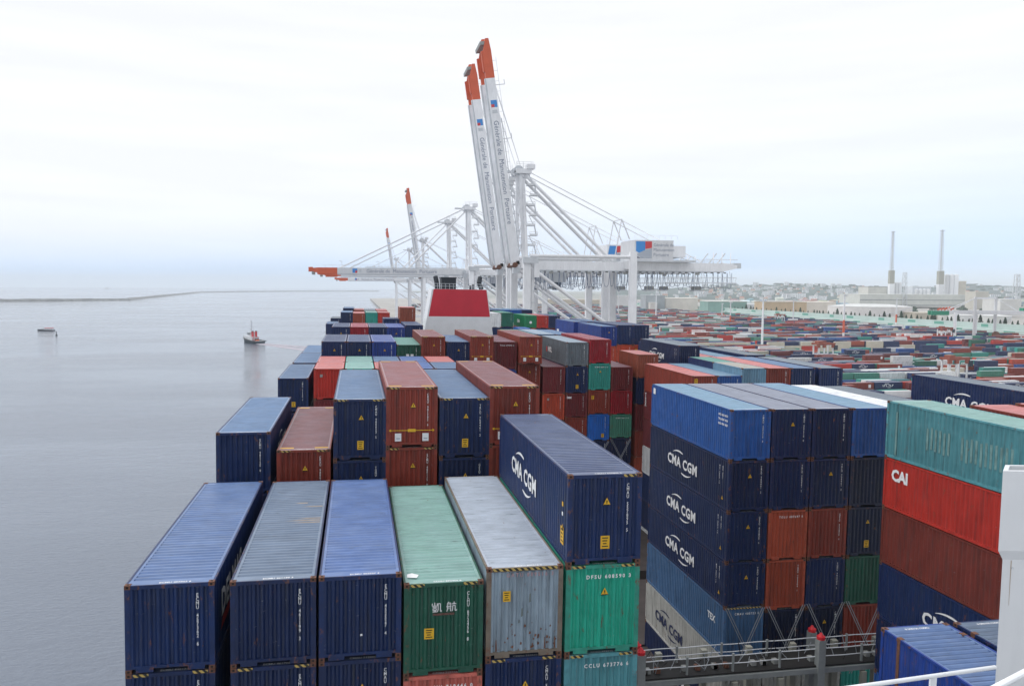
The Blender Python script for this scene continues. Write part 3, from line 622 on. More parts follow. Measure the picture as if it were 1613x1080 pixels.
container('navy container under the dark lettered one, fourth row', 34.80, Y5, -8.8, 'navy', group=g, codemode=None)
container('container with salmon roof right of the dark lettered one, fourth row', 37.33, Y5, -7.2, 'rust', roofcol='salmon', codemode=None, group=g)
container('container with pale blue roof right of the salmon one, fourth row', 39.86, Y5, -7.2, 'blue', roofcol='ltblue', codemode=None, group=g)
container('grey-roofed container at the quay side, fourth row', 42.72, Y5, -6.9, 'navy', roofcol='dkgrey', codemode=None, group=g)
# ---- bay 5b (96.9)
Yb = 96.9; g = 'containers in the fifth visible row'
for X_, z, c_, rc in ((-6.4, -7.9, 'navy', 'steel'), (19.5, -5.6, 'teal', 'sea'), (22.03, -5.55, 'steel', 'grey'), (24.57, -5.6, 'navy', 'steel'), (42.72, -6.95, 'navy', 'dkgrey'), (39.86, -7.2, 'navy', 'steel')):
    container(f'container with {CNAME[rc]} roof, fifth row, {("by the water" if X_ < 0 else "behind the wall of containers" if X_ < 30 else "on the quay side")}, near {("its left end" if X_ in (-6.4, 19.5) else "its centre" if X_ in (22.03, 39.86) else "its right end")}', X_, Yb, z, c_, roofcol=rc, codemode=None, group=g)
# ---- bay 6 (111.5)
Y6 = 111.5; g = 'containers in the sixth visible row'
for nm, X_, z, tl in [('second', -3.39, -5.55, [('navy', 'H', dict(tri=True))]), ('third', -.87, -5.55, [('crimson', 'H')]), ('fourth', 1.64, -5.55, [('navy', 'H')]), ('fifth', 4.12, -5.55, [('royal', 'H', dict(tri=True))]), ('sixth', 6.64, -5.25, [('navy', 'H')])]:
    stack(f'the {nm} stack from the water, sixth row', X_, Y6, z, tl+[('navy', 'H')], g)
stack('the stack left of the two navy ones, sixth row', 34.95, Y6, -5.20, [('royal', 'H', dict(tri=True, label='royal-blue container before the crane braces, sixth row', roofcol='steel')), ('orange', 'H'), ('navy', 'H')], g)
stack('the left of the two navy stacks below the cranes', 37.43, Y6, -4.98, [('navy', 'H'), ('orange', 'S', dict(label='left orange-red container under the two navy ones below the cranes')), ('navy', 'H')], g)
stack('the right of the two navy stacks below the cranes', 39.92, Y6, -4.98, [('navy', 'H'), ('orange', 'S', dict(extra=plm, label='right orange-red container under the two navy ones, with yellow plate')), ('navy', 'H')], g)
# ---- bay 7 (126.1)
Y7 = 126.1; g = 'containers in the seventh visible row'
def whsq(r, l, h):
    b_ = MB(); b_.poly([(-.005, 11, .1), (-.005, 9.6, .1), (-.005, 9.6, 1.2), (-.005, 11, 1.2)], M['white']); b_.build('sticker', r)
stack('the stack left of the orange-brown one, seventh row', 4.1, Y7, -4.94, [('navy', 'H', dict(L=20)), ('navy', 'H')], g)
stack('the orange-brown stack left of the funnel', 6.62, Y7, -3.16, [('rust2', 'S', dict(L=20, roofcol='salmon', label='orange-brown container standing high just left of the funnel')), ('navy', 'H')], g)
stack('the long blue stack right of the funnel', 34.85, Y7, -5.17, [('royal', 'H', dict(extra=whsq, roofcol='steel')), ('navy', 'H')], g)
stack('the stack behind the long blue one', 37.4, Y7, -5.1, [('navy', 'H', dict(roofcol='steel'))], g)
# ---- far rows
g = 'containers in the far rows aft of the funnel'
for nm, X_, Y_, z, tl in [
 ('the leftmost low stack of the far row', -6.35, 170, -7.85, [('navy', 'H', dict(roofcol='steel')), ('navy', 'H')]),
 ('the leftmost low stack of the farthest row', -6.35, 201, -7.9, [('navy', 'H', dict(roofcol='dkgrey'))]),
 ('the second stack from the water, far row', -3.34, 170, -5.43, [('navy', 'H', dict(roofcol='steel')), ('navy', 'H')]),
 ('the third stack from the water, far row', -.80, 170, -5.60, [('brick', 'H', dict(roofcol='salmon')), ('rust', 'H')]),
 ('the fourth stack from the water, far row', 1.83, 170, -5.42, [('teal', 'H', dict(codemode=None, roofcol='mint')), ('cyan', 'H', dict(codemode=None))]),
 ('the fifth stack from the water, far row', 4.38, 170, -5.42, [('red', 'S', dict(codemode=None, roofcol='salmon')), ('red', 'H', dict(codemode=None))]),
 ('the second stack from the water, farthest row', -3.1, 185, -4.95, [('navy', 'H', dict(roofcol='steel')), ('navy', 'H')]),
 ('the third stack from the water, farthest row', -.80, 185, -5.30, [('brick', 'H', dict(roofcol='salmon')), ('rust', 'H')]),
 ('the fourth stack from the water, farthest row', 1.8, 185, -5.35, [('dkgrey', 'H', dict(codemode=None))]),
 ('the fifth stack from the water, farthest row', 4.4, 185, -5.35, [('red', 'H', dict(codemode=None, roofcol='salmon'))]),
 ('the stack just right of the orange-brown one, far row', 9.0, 160, -5.6, [('jade', 'H', dict(codemode=None))]),
 ('the stack right of the funnel, far row', 26.45, 160, -5.0, [('white', 'H', dict(codemode=None, name='refrigerated_container')), ('navy', 'H')]),
 ('the green stack right of the white one, far row', 28.98, 160, -4.83, [('green', 'H', dict(roofcol='sea')), ('navy', 'H')]),
 ('the bright green stack, far row', 33.86, 160, -5.35, [('brgreen', 'S', dict(codemode=None, extra=lambda r, l, h: (put_text(text_mesh('CHINA', .9, M['white'], .05), r, (-.006, 8.2, h*.35), RLEFT), MBdot(r, h)), label='bright green container with white dot right of the funnel')), ('orange', 'H', dict(codemode='h'))]),
 ('the red stack right of the bright green one, far row', 36.37, 160, -5.36, [('red', 'S'), ('navy', 'H')]),
 ('the navy stack right of the red one, far row', 38.82, 160, -5.36, [('navy', 'S'), ('maroon', 'H')]),
 ('the low stack between the greens, far row', 31.45, 154, -7.7, [('brblue', 'H', dict(L=20))]),
 ('the first blue-roofed stack behind the funnel', 26.4, 176, -4.72, [('navy', 'H', dict(roofcol='blue', codemode=None))]),
 ('the second blue-roofed stack behind the funnel', 28.95, 176, -4.70, [('navy', 'H', dict(roofcol='steel', codemode=None))]),
 ('the third blue-roofed stack behind the funnel', 31.5, 176, -4.66, [('brblue', 'H', dict(roofcol='ltblue', codemode=None))]),
 ('the fourth blue-roofed stack behind the funnel', 34.0, 176, -4.64, [('brblue', 'H', dict(roofcol='ltblue', codemode=None))]),
 ('the fifth blue-roofed stack behind the funnel', 36.5, 176, -4.62, [('navy', 'H', dict(roofcol='steel', codemode=None))]),
]:
    if 'bright green stack' in nm:
        def MBdot(r, h):
            b_ = MB(); n = 14; b_.poly([(1.22+.28*math.cos(2*PI*k/n), .006, h*.45+.28*math.sin(2*PI*k/n)) for k in range(n)], M['white']); b_.build('emblem', r)
    stack(nm, X_, Y_, z, tl, g)

# ------------------------------------------------------------------ the ship itself (one thing, heeled)
ship = thing('container_ship', 'large container ship seen from its bridge, red and white funnel among the boxes', 'ship', (0, 0, CAMZ)); ship.rotation_euler = (0, HEEL, 0)
b = MB(); hm = M['hull']
sec = [(-60, -3, 40), (-40, -7.2, 45.6), (200, -7.2, 45.6), (225, -4, 42.5), (240, 6, 32)]
for (ya, la, ra), (yb, lb, rb) in zip(sec, sec[1:]):
    for z0, z1 in ((-52, -27.5),):
        b.poly([(la, ya, z0), (lb, yb, z0), (lb, yb, z1), (la, ya, z1)], hm, flip=True); b.poly([(ra, ya, z0), (ra, ya, z1), (rb, yb, z1), (rb, yb, z0)], hm, flip=True)
b.poly([(6, 240, -52), (32, 240, -52), (32, 240, -27.5), (6, 240, -27.5)], hm, flip=True)
b.build('hull', ship)
b = MB()
for (ya, la, ra), (yb, lb, rb) in zip(sec, sec[1:]): b.poly([(la, ya, -27.6), (ra, ya, -27.6), (rb, yb, -27.6), (lb, yb, -27.6)], M['deck'])
b.build('deck', ship)
# hatch covers carry the stacks
for k, (ya, L_) in enumerate(((9, 14), (23.6, 13), (38.3, 15), (53, 13), (67.5, 13), (82, 13), (96.7, 13), (111.3, 13), (125.9, 13), (160, 13), (175, 13), (190, 24))):
    b = MB()
    for xa, xb in ((-6.6, -4.0), (-3.7, 8.9), (9.1, 19.3), (19.5, 32.0), (32.2, 45.3)): b.box((xa, ya, -27.6), (xb, ya+L_-.6, -25.4), M['deck'])
    b.build('hatch_cover', ship)
# lower tiers out of sight carry on as plain cell guides between rows
b = MB()
for ya in (37.0, 52.2, 66.8, 81.2, 95.9, 110.4):
    for xa in (-6.6, -.9, 4.2, 9.2, 14.4): b.box((xa, ya, -27.5), (xa+.35, ya+.35, -20), M['shipg'])
b.build('cell_guides', ship)
# funnel
fu = MB(); w = M['shipw']; rd = M['funnelred']
def ring(z): # taper of the funnel casing
    t_ = (z+.2)/-8.0
    return [(12.9-1.35*t_, 139.9-.1*t_), (22.65+1.15*t_, 139.9-.1*t_), (22.4+1.1*t_, 150), (13.2-1.3*t_, 150)]
def band(mb, z0, z1, m, off=0):
    a, c_ = ring(z0), ring(z1)
    for i in range(4):
        j = (i+1) % 4; mb.poly([(*a[i], z0), (*a[j], z0), (*c_[j], z1), (*c_[i], z1)], m)
band(fu, -22, -5.05, w); band(fu, -5.05, -.9, w); band(fu, -.9, -.2, w); fu.poly([(*q, -.2) for q in ring(-.2)], w)
fun = fu.build('funnel', ship)
b = MB(); a, c_ = ring(-5.0), ring(-.22); o_ = .012
b.poly([(a[0][0]+.25, a[0][1]-o_, -5.0), (a[1][0]-.12, a[1][1]-o_, -5.0), (c_[1][0]-.12, c_[1][1]-o_, -.22), (c_[0][0]+.28, c_[0][1]-o_, -.22)], rd)
b.build('red_panel', fun)
for x_ in (13.5, 16.6, 19.6, 22.2):
    b = MB(); b.box((x_-.02, 139.87, -8.6), (x_+.02, 139.895, -5.3), M['steelg']); b.build('weld_seam', fun)
b = MB()
for k in range(24): b.tube((11.9, 141.5, -13+.5*k), (11.75, 142.0, -13+.5*k), .03, M['steelg'], 4)
b.build('ladder', fun)
def pipe_(pts, r): 
    b = MB()
    for p0, p1 in zip(pts, pts[1:]): b.tube(p0, p1, r, M['exhaust'], 12)
    b.build('exhaust_pipe', fun)
pipe_([(14.0, 142, -.2), (13.9, 142.1, 1.0), (13.7, 142.4, 2.0)], .42)
pipe_([(22.0, 142, -.2), (21.5, 142, .9), (21.75, 142.4, 2.0)], .42)
b = MB(); b.box((14.7, 141.5, -.2), (17.3, 144.5, 1.7), M['exhaust']); b.box((14.6, 141.4, 1.7), (17.4, 144.6, 1.9), M['exhaust']); b.build('exhaust_casing', fun)
b = MB()
for x in [13.2+.7*k for k in range(14)]: b.tube((x, 140.2, -.2), (x, 140.2, .75), .03, M['steelg'], 5)
for z in (.3, .75): b.tube((13.2, 140.2, z), (22.4, 140.2, z), .03, M['steelg'], 5)
for x, z in ((15.2, 1.2), (16, 1.0), (19.6, .5), (20.1, .7)): b.box((x, 140.6, -.2), (x+.35, 141, z), M['exhaust'])
b.build('funnel_top_rail', fun)
# lashing bridge
lb = MB(); G_ = M['shipg']; gl2 = mat('walkway_steel', (.26, .28, .28), rough=.55, noise=.15, nscale=1.5)
bridge = bpy.data.objects.new('lashing_bridge', None); COL.objects.link(bridge); bridge.parent = ship
b = MB(); b.box((12.2, 37.15, -19.72), (30.2, 38.9, -19.64), M['black']); b.box((12.0, 37.05, -20.02), (30.2, 37.2, -19.75), gl2); b.box((12.0, 38.9, -20.02), (30.2, 39.05, -19.75), gl2); b.build('walkway', bridge)
for yy, z0 in ((37.3, -18.78), (38.65, -18.82)):
    b = MB()
    for z in (z0, z0-.42):
        n = 24; pts = [(12.9+17.1*k/n, yy, z-.03*math.sin(k*PI/4)**2) for k in range(n+1)]
        for p0, p1 in zip(pts, pts[1:]): b.tube(p0, p1, .026, M['steelg'], 6)
    b.build('handrail', bridge)
    for x in (14.1, 16.75, 19.3, 21.95, 26.75, 29.3):
        b = MB(); b.tube((x, yy, -19.7), (x, yy, z0+.08), .07, gl2, 8); b.build('rail_post', bridge)
for x, y, z in ((14.17, 37.15, -18.3), (24.2, 37.15, -18.2), (14.75, 39.25, -18.95), (25.0, 39.25, -18.75)):
    b = MB(); b.box((x-.2, y-.2, -27.5), (x+.2, y+.2, z), gl2); q = b.build('bridge_post', bridge)
    b = MB(); b.tube((x, y, z), (x, y, z+.16), .22, M['capred'], 12); b.tube((x, y, z+.16), (x, y, z+.34), .17, M['capred'], 12, r2=.05); b.build('red_cap', q)
for x in (15.9, 18.5, 21.13, 23.75, 26.3, 28.9):
    b = MB(); b.box((x-.16, 38.95, -27.5), (x+.16, 39.25, -19.25), M['shipbeige']); b.build('bridge_pillar', bridge)
for x in (16.7, 19.3, 21.9, 26.75, 29.2):
    b = MB(); b.box((x-.14, 36.95, -27.5), (x+.14, 37.2, -20.1), M['shipbeige']); b.build('bridge_pillar', bridge)
random.seed(11)
for k in range(46):
    x = random.uniform(14, 29.8); y = random.uniform(37.5, 38.5); z = -19.6
    b = MB(); b.tube((x, y, z), (x+random.uniform(-.6, .6), y+random.uniform(-.2, .2), z+random.uniform(.3, 1.0)), .022, M['galv'] if k % 3 else M['black'], 5); b.build('spare_rod', bridge)
for k in range(16):
    x = random.uniform(14, 29.8); b = MB(); b.box((x, 37.6, -19.62), (x+.25, 37.9, -19.4), M['rusty'] if k % 4 == 0 else M['shipg']); b.build('twistlock_bin', bridge)
# lashing rods on the tall block and on the wall of containers
def rods(x0, x1, y, ztop, zbot):
    for sx in (.07, -.07):
        b = MB(); b.tube((x0+.1+sx, y, ztop), (x1-.25+sx, y-.25, zbot), .024, M['galv'], 6); b.build('lashing_rod', ship)
        b = MB(); b.tube((x1-.1+sx, y-.05, ztop), (x0+.3+sx, y-.3, zbot), .024, M['galv'], 6); b.build('lashing_rod', ship)
ztl = -6.5-2.896*3-2.591-.05
for i in range(4): rods(XR+i*(p+.02), XR+i*(p+.02)+CW, YR-.12, ztl, ztl-4.2)
rods(24.57, 27.0, Y5-.15, -16.3, -19.8); rods(27.1, 29.5, Y5-.15, -16.1, -19.8)
# bridge wing bulwark and handrails
b = MB(); b.box((-6.5, -15, -27.5), (45.5, 3.6, -2.6), M['shipw']); sup = b.build('superstructure', ship)  # unseen accommodation block, added to keep sky light off the lower tiers
b = MB(); b.box((4.5, -13, -2.6), (34.5, -1.6, 1.6), M['shipw']); b.build('wheelhouse', sup)  # unseen too; added to darken the faces turned towards the bridge
for k in range(22):
    for z in (-6.0, -9.2, -12.4, -15.6): b = MB(); b.box((-5.2+2.3*k, 3.58, z), (-4.3+2.3*k, 3.64, z+.9), M['glass']); b.build('window', sup)
w = M['shipw']
def prism(mb, q, z0, z1, m, top=True):
    a = [(*p_, z0) for p_ in q]; c_ = [(*p_, z1) for p_ in q]; n_ = len(q)
    for i_ in range(n_): j_ = (i_+1) % n_; mb.poly([a[i_], a[j_], c_[j_], c_[i_]], m)
    if top: mb.poly(c_, m); mb.poly(a[::-1], m)
def quad(o):       # the casing's plan, edges aligned with the bridge front
    F0 = Vector((7.49, 8.0)); ex_ = Vector((.985, -.17)); ey = Vector((.72, .70))
    return [tuple(F0+ex_*o+ey*o), tuple(F0+ex_*(3-o)+ey*o), tuple(F0+ex_*(3-o)+ey*(.42-o)), tuple(F0+ex_*o+ey*(.42-o))]
b = MB(); qo, qi = quad(0), quad(.06)
for i_ in range(4):
    j_ = (i_+1) % 4; prism(b, [qo[i_], qo[j_], qi[j_], qi[i_]], -3.0, -2.04, w)
qs = quad(.055)
for (qa, z0), (qb, z1) in (((qs, -3.12), (qo, -3.0)), ((qs, -14), (qs, -3.12))):
    for i_ in range(4): j_ = (i_+1) % 4; b.poly([(*qa[i_], z0), (*qa[j_], z0), (*qb[j_], z1), (*qb[i_], z1)], w)
b.poly([(*p_, -2.75) for p_ in qi], mat('inside_green', (.03, .10, .10), rough=.5))
cas = b.build('wing_casing', ship)
def onface(t_, z, off=.004):    # point on the casing's front face
    a_, c2_ = Vector(qs[0]), Vector(qs[1]); d_ = (c2_-a_).normalized(); n_ = Vector((d_.y, -d_.x)); q_ = a_+d_*t_+n_*off; return (q_.x, q_.y, z)
b = MB()
b.beam(onface(.0, -5.2), onface(2.8, -5.2), .012, .014, w); b.beam(onface(1.35, -3.2), onface(1.35, -9), .014, .014, w, up=(0, 1, 0)); b.build('weld_seam', cas)
for k in range(9):
    b = MB(); p_ = Vector(onface(.12+.3*k, -3.22)); b.tube(p_, p_+Vector((-.002, -.014, 0)), .013, M['steelg'], 8); b.build('bolt', cas)
for t_, z0_, L_ in ((.10, -3.13, .55), (.46, -3.13, .3), (.98, -3.13, .4)):
    b = MB(); b.poly([onface(t_, z0_, .002), onface(t_+.012, z0_, .002), onface(t_+.008, z0_-L_, .002), onface(t_+.004, z0_-L_, .002)], bpy.data.materials.get('rust_run') or mat('rust_run', (.42, .33, .26), rough=.7)); b.build('rust_streak', cas)
P0, P1 = Vector((4.34, 6.9, -3.93)), Vector((7.57, 8.03, -4.445))
b = MB(); b.tube(P0, P1, .024, w, 12); b.tube(P0-Vector((0, 0, .5)), P1-Vector((0, 0, .5)), .018, w, 8); b.build('handrail', ship)
for t_ in (.1, .63):
    q0 = P0.lerp(P1, t_); b = MB(); b.box((q0.x-.04, q0.y-.012, q0.z-2.2), (q0.x+.04, q0.y+.012, q0.z-.01), w); b.build('rail_post', ship)
b = MB(); b.tube((5.0, 5.55, -3.35), (6.6, 5.9, -3.05), .03, w, 10); b.build('wing_handrail', ship)

# ------------------------------------------------------------------ ship-to-shore cranes
def crane(Yc, raised, label, simple=False):
    root = thing('gantry_crane', label, 'crane', (52.0, Yc, QZ), 0, 'white quayside cranes'); root.location.x = 50.0
    w = M['steelw']; g_ = M['steelg']; LX = 33.3; n = 8 if simple else 12
    for x in (0, LX):
        for y in (0, 20):
            b = MB(); b.box((x-1.05, y-.85, 3.2), (x+1.05, y+.85, 53.4 if x == 0 else 56), w); q = b.build('leg', root)
            b = MB(); b.box((x-.8, y-3.6, 1.0), (x+.8, y+3.6, 3.2), g_)
            for k in range(6): b.tube((x-.35, y-3.1+k*1.24, .5), (x+.35, y-3.1+k*1.24, .5), .5, M['cable'], 10)
            b.build('bogie', root)
    for x in (0, LX):
        b = MB(); b.box((x-.8, .85, 4.5), (x+.8, 19.15, 6.6), w); b.build('sill_beam', root)
        b = MB(); b.box((x-.9, .85, 50.8), (x+.9, 19.15, 53.2), w); b.build('cross_beam', root)
    for y in (0, 20):
        b = MB(); b.box((1.05, y-.6, 15.5), (LX-1.05, y+.6, 17.6), w); b.build('portal_beam', root)
        b = MB(); b.tube((1.0, y, 54.4), (LX-.9, y, 54.4), .5, w, n); b.build('tie_pipe', root)
        b = MB(); b.tube((1.0, y+.1, 51.0), (LX-1.1, y+.1, 29.0), .55, w, n); b.build('brace', root)
        b = MB(); b.tube((1.0, y+.1, 38.0), (LX-1.1, y+.1, 17.8), .45, w, n); b.build('brace', root)
    for y in (6, 14):
        b = MB()
        b.box((-2.2, y-.65, 50.4), (66, y+.65, 53.0), w)
        b.poly([(66, y-.65, 50.4), (66, y-.65, 53.0), (70.5, y-.65, 52.4), (70.5, y-.65, 51.4)], w, flip=True); b.poly([(66, y+.65, 50.4), (66, y+.65, 53.0), (70.5, y+.65, 52.4), (70.5, y+.65, 51.4)], w)
        b.poly([(66, y-.65, 53), (66, y+.65, 53), (70.5, y+.65, 52.4), (70.5, y-.65, 52.4)], w, flip=True); b.poly([(66, y-.65, 50.4), (66, y+.65, 50.4), (70.5, y+.65, 51.4), (70.5, y-.65, 51.4)], w)
        b.box((2, y-.72, 50.0), (66, y+.72, 50.4), g_)
        b.build('girder', root)
    # girder end frame, walkway lattice and hanging festoon cables
    b = MB()
    for x in (62, 65, 68): b.beam((x, 5, 53), (x+1.5, 8, 56.5), .25, .25, w); b.beam((x, 15, 53), (x+1.5, 12, 56.5), .25, .25, w)
    b.tube((60, 6, 54.2), (71, 6, 54.2), .12, w, 6); b.tube((67, 10, 53), (74, 10, 52.4), .35, g_, 8); b.box((71, 8.5, 51.5), (73.5, 11.5, 53.2), g_)
    b.build('girder_end_frame', root)
    b = MB()
    for z in (46.7, 48.4):
        for y in (3.6, 4.6): b.tube((46, y, z), (69.5, y, z), .1, g_, 5)
    for k in range(24): b.beam((46+k, 3.6, 46.7), (46.5+k, 3.6, 48.4), .08, .08, g_)
    for k in range(8): b.beam((47+3*k, 4.6, 48.4), (47+3*k, 5.6, 50.4), .12, .12, g_)
    b.box((46, 3.5, 46.5), (69.5, 4.7, 46.65), g_); b.build('service_walkway', root)
    if not simple:
        b = MB(); random.seed(int(Yc)); x = 1.5
        while x < 67:
            w_ = random.choice([1.6, 2.2, 2.9, 3.1]) if x > LX else random.choice([1.0, 1.4, 2.2]); dep = random.uniform(4.2, 6.2)
            pts = [(x+w_*k/7, 4.9, 49.9-dep*(1-(2*k/7-1)**4)*.95) for k in range(8)]
            for p0, p1 in zip(pts, pts[1:]): b.tube(p0, p1, .085, M['greytext'], 4, caps=False)
            x += w_
        b.build('festoon_cable', root)
        if 'ft' not in _cm: _cm['ft'] = MB().box((0, 0, 0), (.7, .5, .3), M['cable']).mesh('festoon_trolley')
        for k in range(30): link('festoon_trolley', _cm['ft'], root, None, (2+k*2.2, 4.8, 49.75))
        b = MB(); b.box((9, 6.5, 46.6), (14, 13.5, 49.6), g_); b.box((10, 6.2, 44.2), (12.2, 8.6, 46.6), M['glass']); b.build('trolley_cab', root)
    # machinery house
    b = MB(); b.box((34.5, 2.2, 53.6), (47.3, 15.5, 59.8), w); q = b.build('machinery_house', root)
    b = MB(); b.box((47.3, 3.2, 54.6), (51.8, 14.5, 58.2), w); b.build('house_annex', q)
    b = MB(); b.box((33.5, 1.4, 53.1), (54.5, 16, 53.6), g_)
    for k in range(11): b.tube((33.6+2*k, 1.4, 53.6), (33.6+2*k, 1.4, 54.7), .05, g_, 4)
    b.tube((33.6, 1.4, 54.7), (54.4, 1.4, 54.7), .05, g_, 4)
    for k in range(8): b.tube((34.6+2*k, 2.3, 60.2), (34.6+2*k, 2.3, 61.3), .05, w, 4)
    b.tube((34.6, 2.3, 61.3), (48.4, 2.3, 61.3), .05, w, 4); b.build('house_platform', q)
    b = MB(); y_ = 2.17; X0 = 35.0; Z0 = 54.6
    b.poly([(X0, y_, Z0+1.8), (X0+1.6, y_, Z0+.9), (X0+3.0, y_, Z0+2.0), (X0+3.0, y_, Z0+4.8), (X0, y_, Z0+4.8)], M['bluep'])
    b.poly([(X0+3.02, y_, Z0+2.4), (X0+5.2, y_, Z0+2.8), (X0+5.2, y_, Z0+4.8), (X0+3.02, y_, Z0+4.8)], M['redp'])
    b.poly([(X0, y_, Z0-.4), (X0+1.4, y_, Z0-.4), (X0, y_, Z0+.6)], M['navytext'])
    b.poly([(X0+1.7, y_-.001, Z0-.4), (X0+5.2, y_-.001, Z0-.4), (X0+5.2, y_-.001, Z0+2.7), (X0+3.1, y_-.001, Z0+2.2), (X0, y_-.001, Z0+.8)], M['greyp'])
    b.build('logo_panel', q)
    for k, s_ in enumerate(('Générale de', 'Manutention', 'Portuaire')): put_text(text_mesh(s_, 1.35, M['greytext'], .0), q, (X0+5.7, y_, 57.9-1.5*k))
    # mast, apex, stays
    A = Vector((-.5, 0, 80.6))
    for y in (4.5, 15.5):
        b = MB(); b.beam((0, y, 53.2), (-.5, 7.5 if y < 10 else 12.5, 80), 1.1, 1.2, w); b.build('mast_leg', root)
        b = MB(); b.tube((0, 0 if y < 10 else 20, 53.4), (.3, 7.0 if y < 10 else 13, 78), .38, w, n); b.build('mast_leg', root)
    b = MB()
    for z in (58, 63, 68, 73): b.beam((0, 5+.5*(z-53)/9, z), (0, 15-.5*(z-53)/9, z), .5, .5, w)
    b.build('mast_crossbar', root)
    b = MB(); b.box((-2.2, 6, 79.6), (2.6, 14, 81.0), w); b.box((-6.5, 7, 79.9), (-2.2, 9, 80.4), g_); b.box((1.2, 5.6, 81.0), (3.6, 9, 82.4), w)
    for x, y in ((-2, 6.2), (0, 6.2), (2.4, 6.2), (3.4, 8), (-2, 13.8), (2.4, 13.8)): b.tube((x, y, 81), (x, y, 83.2), .07, g_, 4)
    for k in range(3): b.tube((-2, 6.2, 81.7+.7*k), (3.4, 6.2, 81.7+.7*k), .05, g_, 4)
    for y in (7.5, 12.5):
        b.tube((-1.2, y-.5, 80.6), (-1.2, y+.5, 80.6), 1.5, g_, 12); b.tube((1.2, y-.5, 79.2), (1.2, y+.5, 79.2), 1.1, w, 12)
    b.build('apex_frame', root)
    b = MB()
    for k in range(8):
        z = 54.5+k*3.0; x = 1.4 if k % 2 else 2.2; b.box((x-.9, 2.2, z), (x+1.5, 4.6, z+.15), g_)
        for q_ in ((x-.9, 2.2), (x+1.5, 2.2), (x+1.5, 4.6)): b.tube((*q_, z), (*q_, z+1.2), .06, w, 4)
        b.tube((x-.9, 2.2, z+1.2), (x+1.5, 2.2, z+1.2), .06, w, 4); b.tube((x+1.5, 2.2, z+1.2), (x+1.5, 4.6, z+1.2), .06, w, 4); b.box((x-.9, 2.15, z+.2), (x+1.5, 2.2, z+.6), w)
        b.beam((x+1.2, 2.6, z), (x-.3 if k % 2 else x+.6, 2.6, z+3), .35, .12, g_)
    for k in range(12): b.box((1.2, -.6+.0*k, 8+k*3.6), (2.5, .6, 8.15+k*3.6), g_)
    b.box((1.3, -.4, 5), (2.2, .4, 53), w) if not simple else None
    b.build('stair_tower', root)
    if not simple:
        for y in (6, 14):
            b = MB()
            for k in range(22): b.tube((2+3*k, y-.9, 53.0), (2+3*k, y-.9, 54.1), .05, g_, 4)
            b.tube((2, y-.9, 54.1), (65, y-.9, 54.1), .05, g_, 4); b.tube((2, y-.9, 53.5), (65, y-.9, 53.5), .04, g_, 4); b.build('girder_handrail', root)
        b = MB()
        for z in (53.5, 60, 66.5, 73): b.beam((0, 5, z), (0, 13.5, z+6), .22, .22, w); b.beam((0, 14.5, z), (0, 6, z+6), .22, .22, w)
        b.build('mast_bracing', root)
        for k in range(5):
            b = MB(); b.box((8+12*k, 4.4, 49.2), (9.2+12*k, 4.9, 49.9), M['shipg']); b.build('floodlight', root)
        for y in (0, 20):
            b = MB(); b.tube((LX+1.3, y-.5, 6), (LX+1.3, y-.5, 54), .07, g_, 4); b.tube((LX+1.3, y+.1, 6), (LX+1.3, y+.1, 54), .07, g_, 4)
            for k in range(7): b.box((LX+1.05, y-.9, 10+6.5*k), (LX+2.3, y+.9, 10.15+6.5*k), g_); b.tube((LX+2.3, y-.9, 11.2+6.5*k), (LX+2.3, y+.9, 11.2+6.5*k), .05, g_, 4)
            b.build('ladder', root)
        b = MB()
        for k in range(2): b.box((40+16*k, 5.5, 44.0), (43+16*k, 9.5, 44.4), g_); b.tube((40+16*k, 5.5, 44.4), (40.5+16*k, 6, 50.4), .08, g_, 4); b.tube((43+16*k, 9.5, 44.4), (42.5+16*k, 9, 50.4), .08, g_, 4); b.tube((43+16*k, 5.5, 44.4), (42.5+16*k, 6, 50.4), .08, g_, 4); b.box((40.3+16*k, 6, 44.4), (42.6+16*k, 8.8, 45.6), M['shipg'])
        b.build('maintenance_cradle', root)
    b = MB(); b.box((-1.5, -1.6, 52.2), (3.2, -.9, 54.0), g_); b.box((2.0, -1.2, 48), (3.6, 1.2, 51.5), w); b.build('electric_room', root)
    for y, ya in ((7, 6), (13, 14)):
        b = MB(); b.tube((.8, y, 79.3), (28.6, ya, 53.3), .52, w, n); b.build('backstay', root)
        b = MB(); b.tube((1.5, y, 80.4), (58, ya, 53.6), .17, w, 6); b.build('rear_stay', root)
    b = MB()
    for y in (6, 14):
        b.beam((34.2, y, 60.2), (31.5, y, 66.4), .3, .3, w); b.beam((29.2, y, 53.4), (31.5, y, 66.4), .25, .25, w)
    b.tube((31.5, 6, 66.4), (31.5, 14, 66.4), .15, w, 6); b.build('stay_strut', root)
    # boom
    ang = math.radians(81.8) if raised else 0.0
    H0 = Vector((-2.4, 0, 51.8)); dx, dz = -math.cos(ang), math.sin(ang)
    def bp_(u, v, y):      # u along the boom, v above it, y across
        return (H0.x+dx*u+dz*v, y, H0.z+dz*u-dx*v)
    def bbox(mb, u0, u1, v0, v1, y0, y1, m, v0b=None, v1b=None):
        v0b = v0 if v0b is None else v0b; v1b = v1 if v1b is None else v1b; i = len(mb.v)
        for (u, va, vb) in ((u0, v0, v1), (u1, v0b, v1b)):
            for y, v in ((y0, va), (y1, va), (y1, vb), (y0, vb)): mb.v.append(bp_(u, v, y))
        for q in ((0, 1, 2, 3), (7, 6, 5, 4), (0, 4, 5, 1), (1, 5, 6, 2), (2, 6, 7, 3), (3, 7, 4, 0)): mb.f.append([i+k for k in q]); mb.m.append(mb.mi(m))
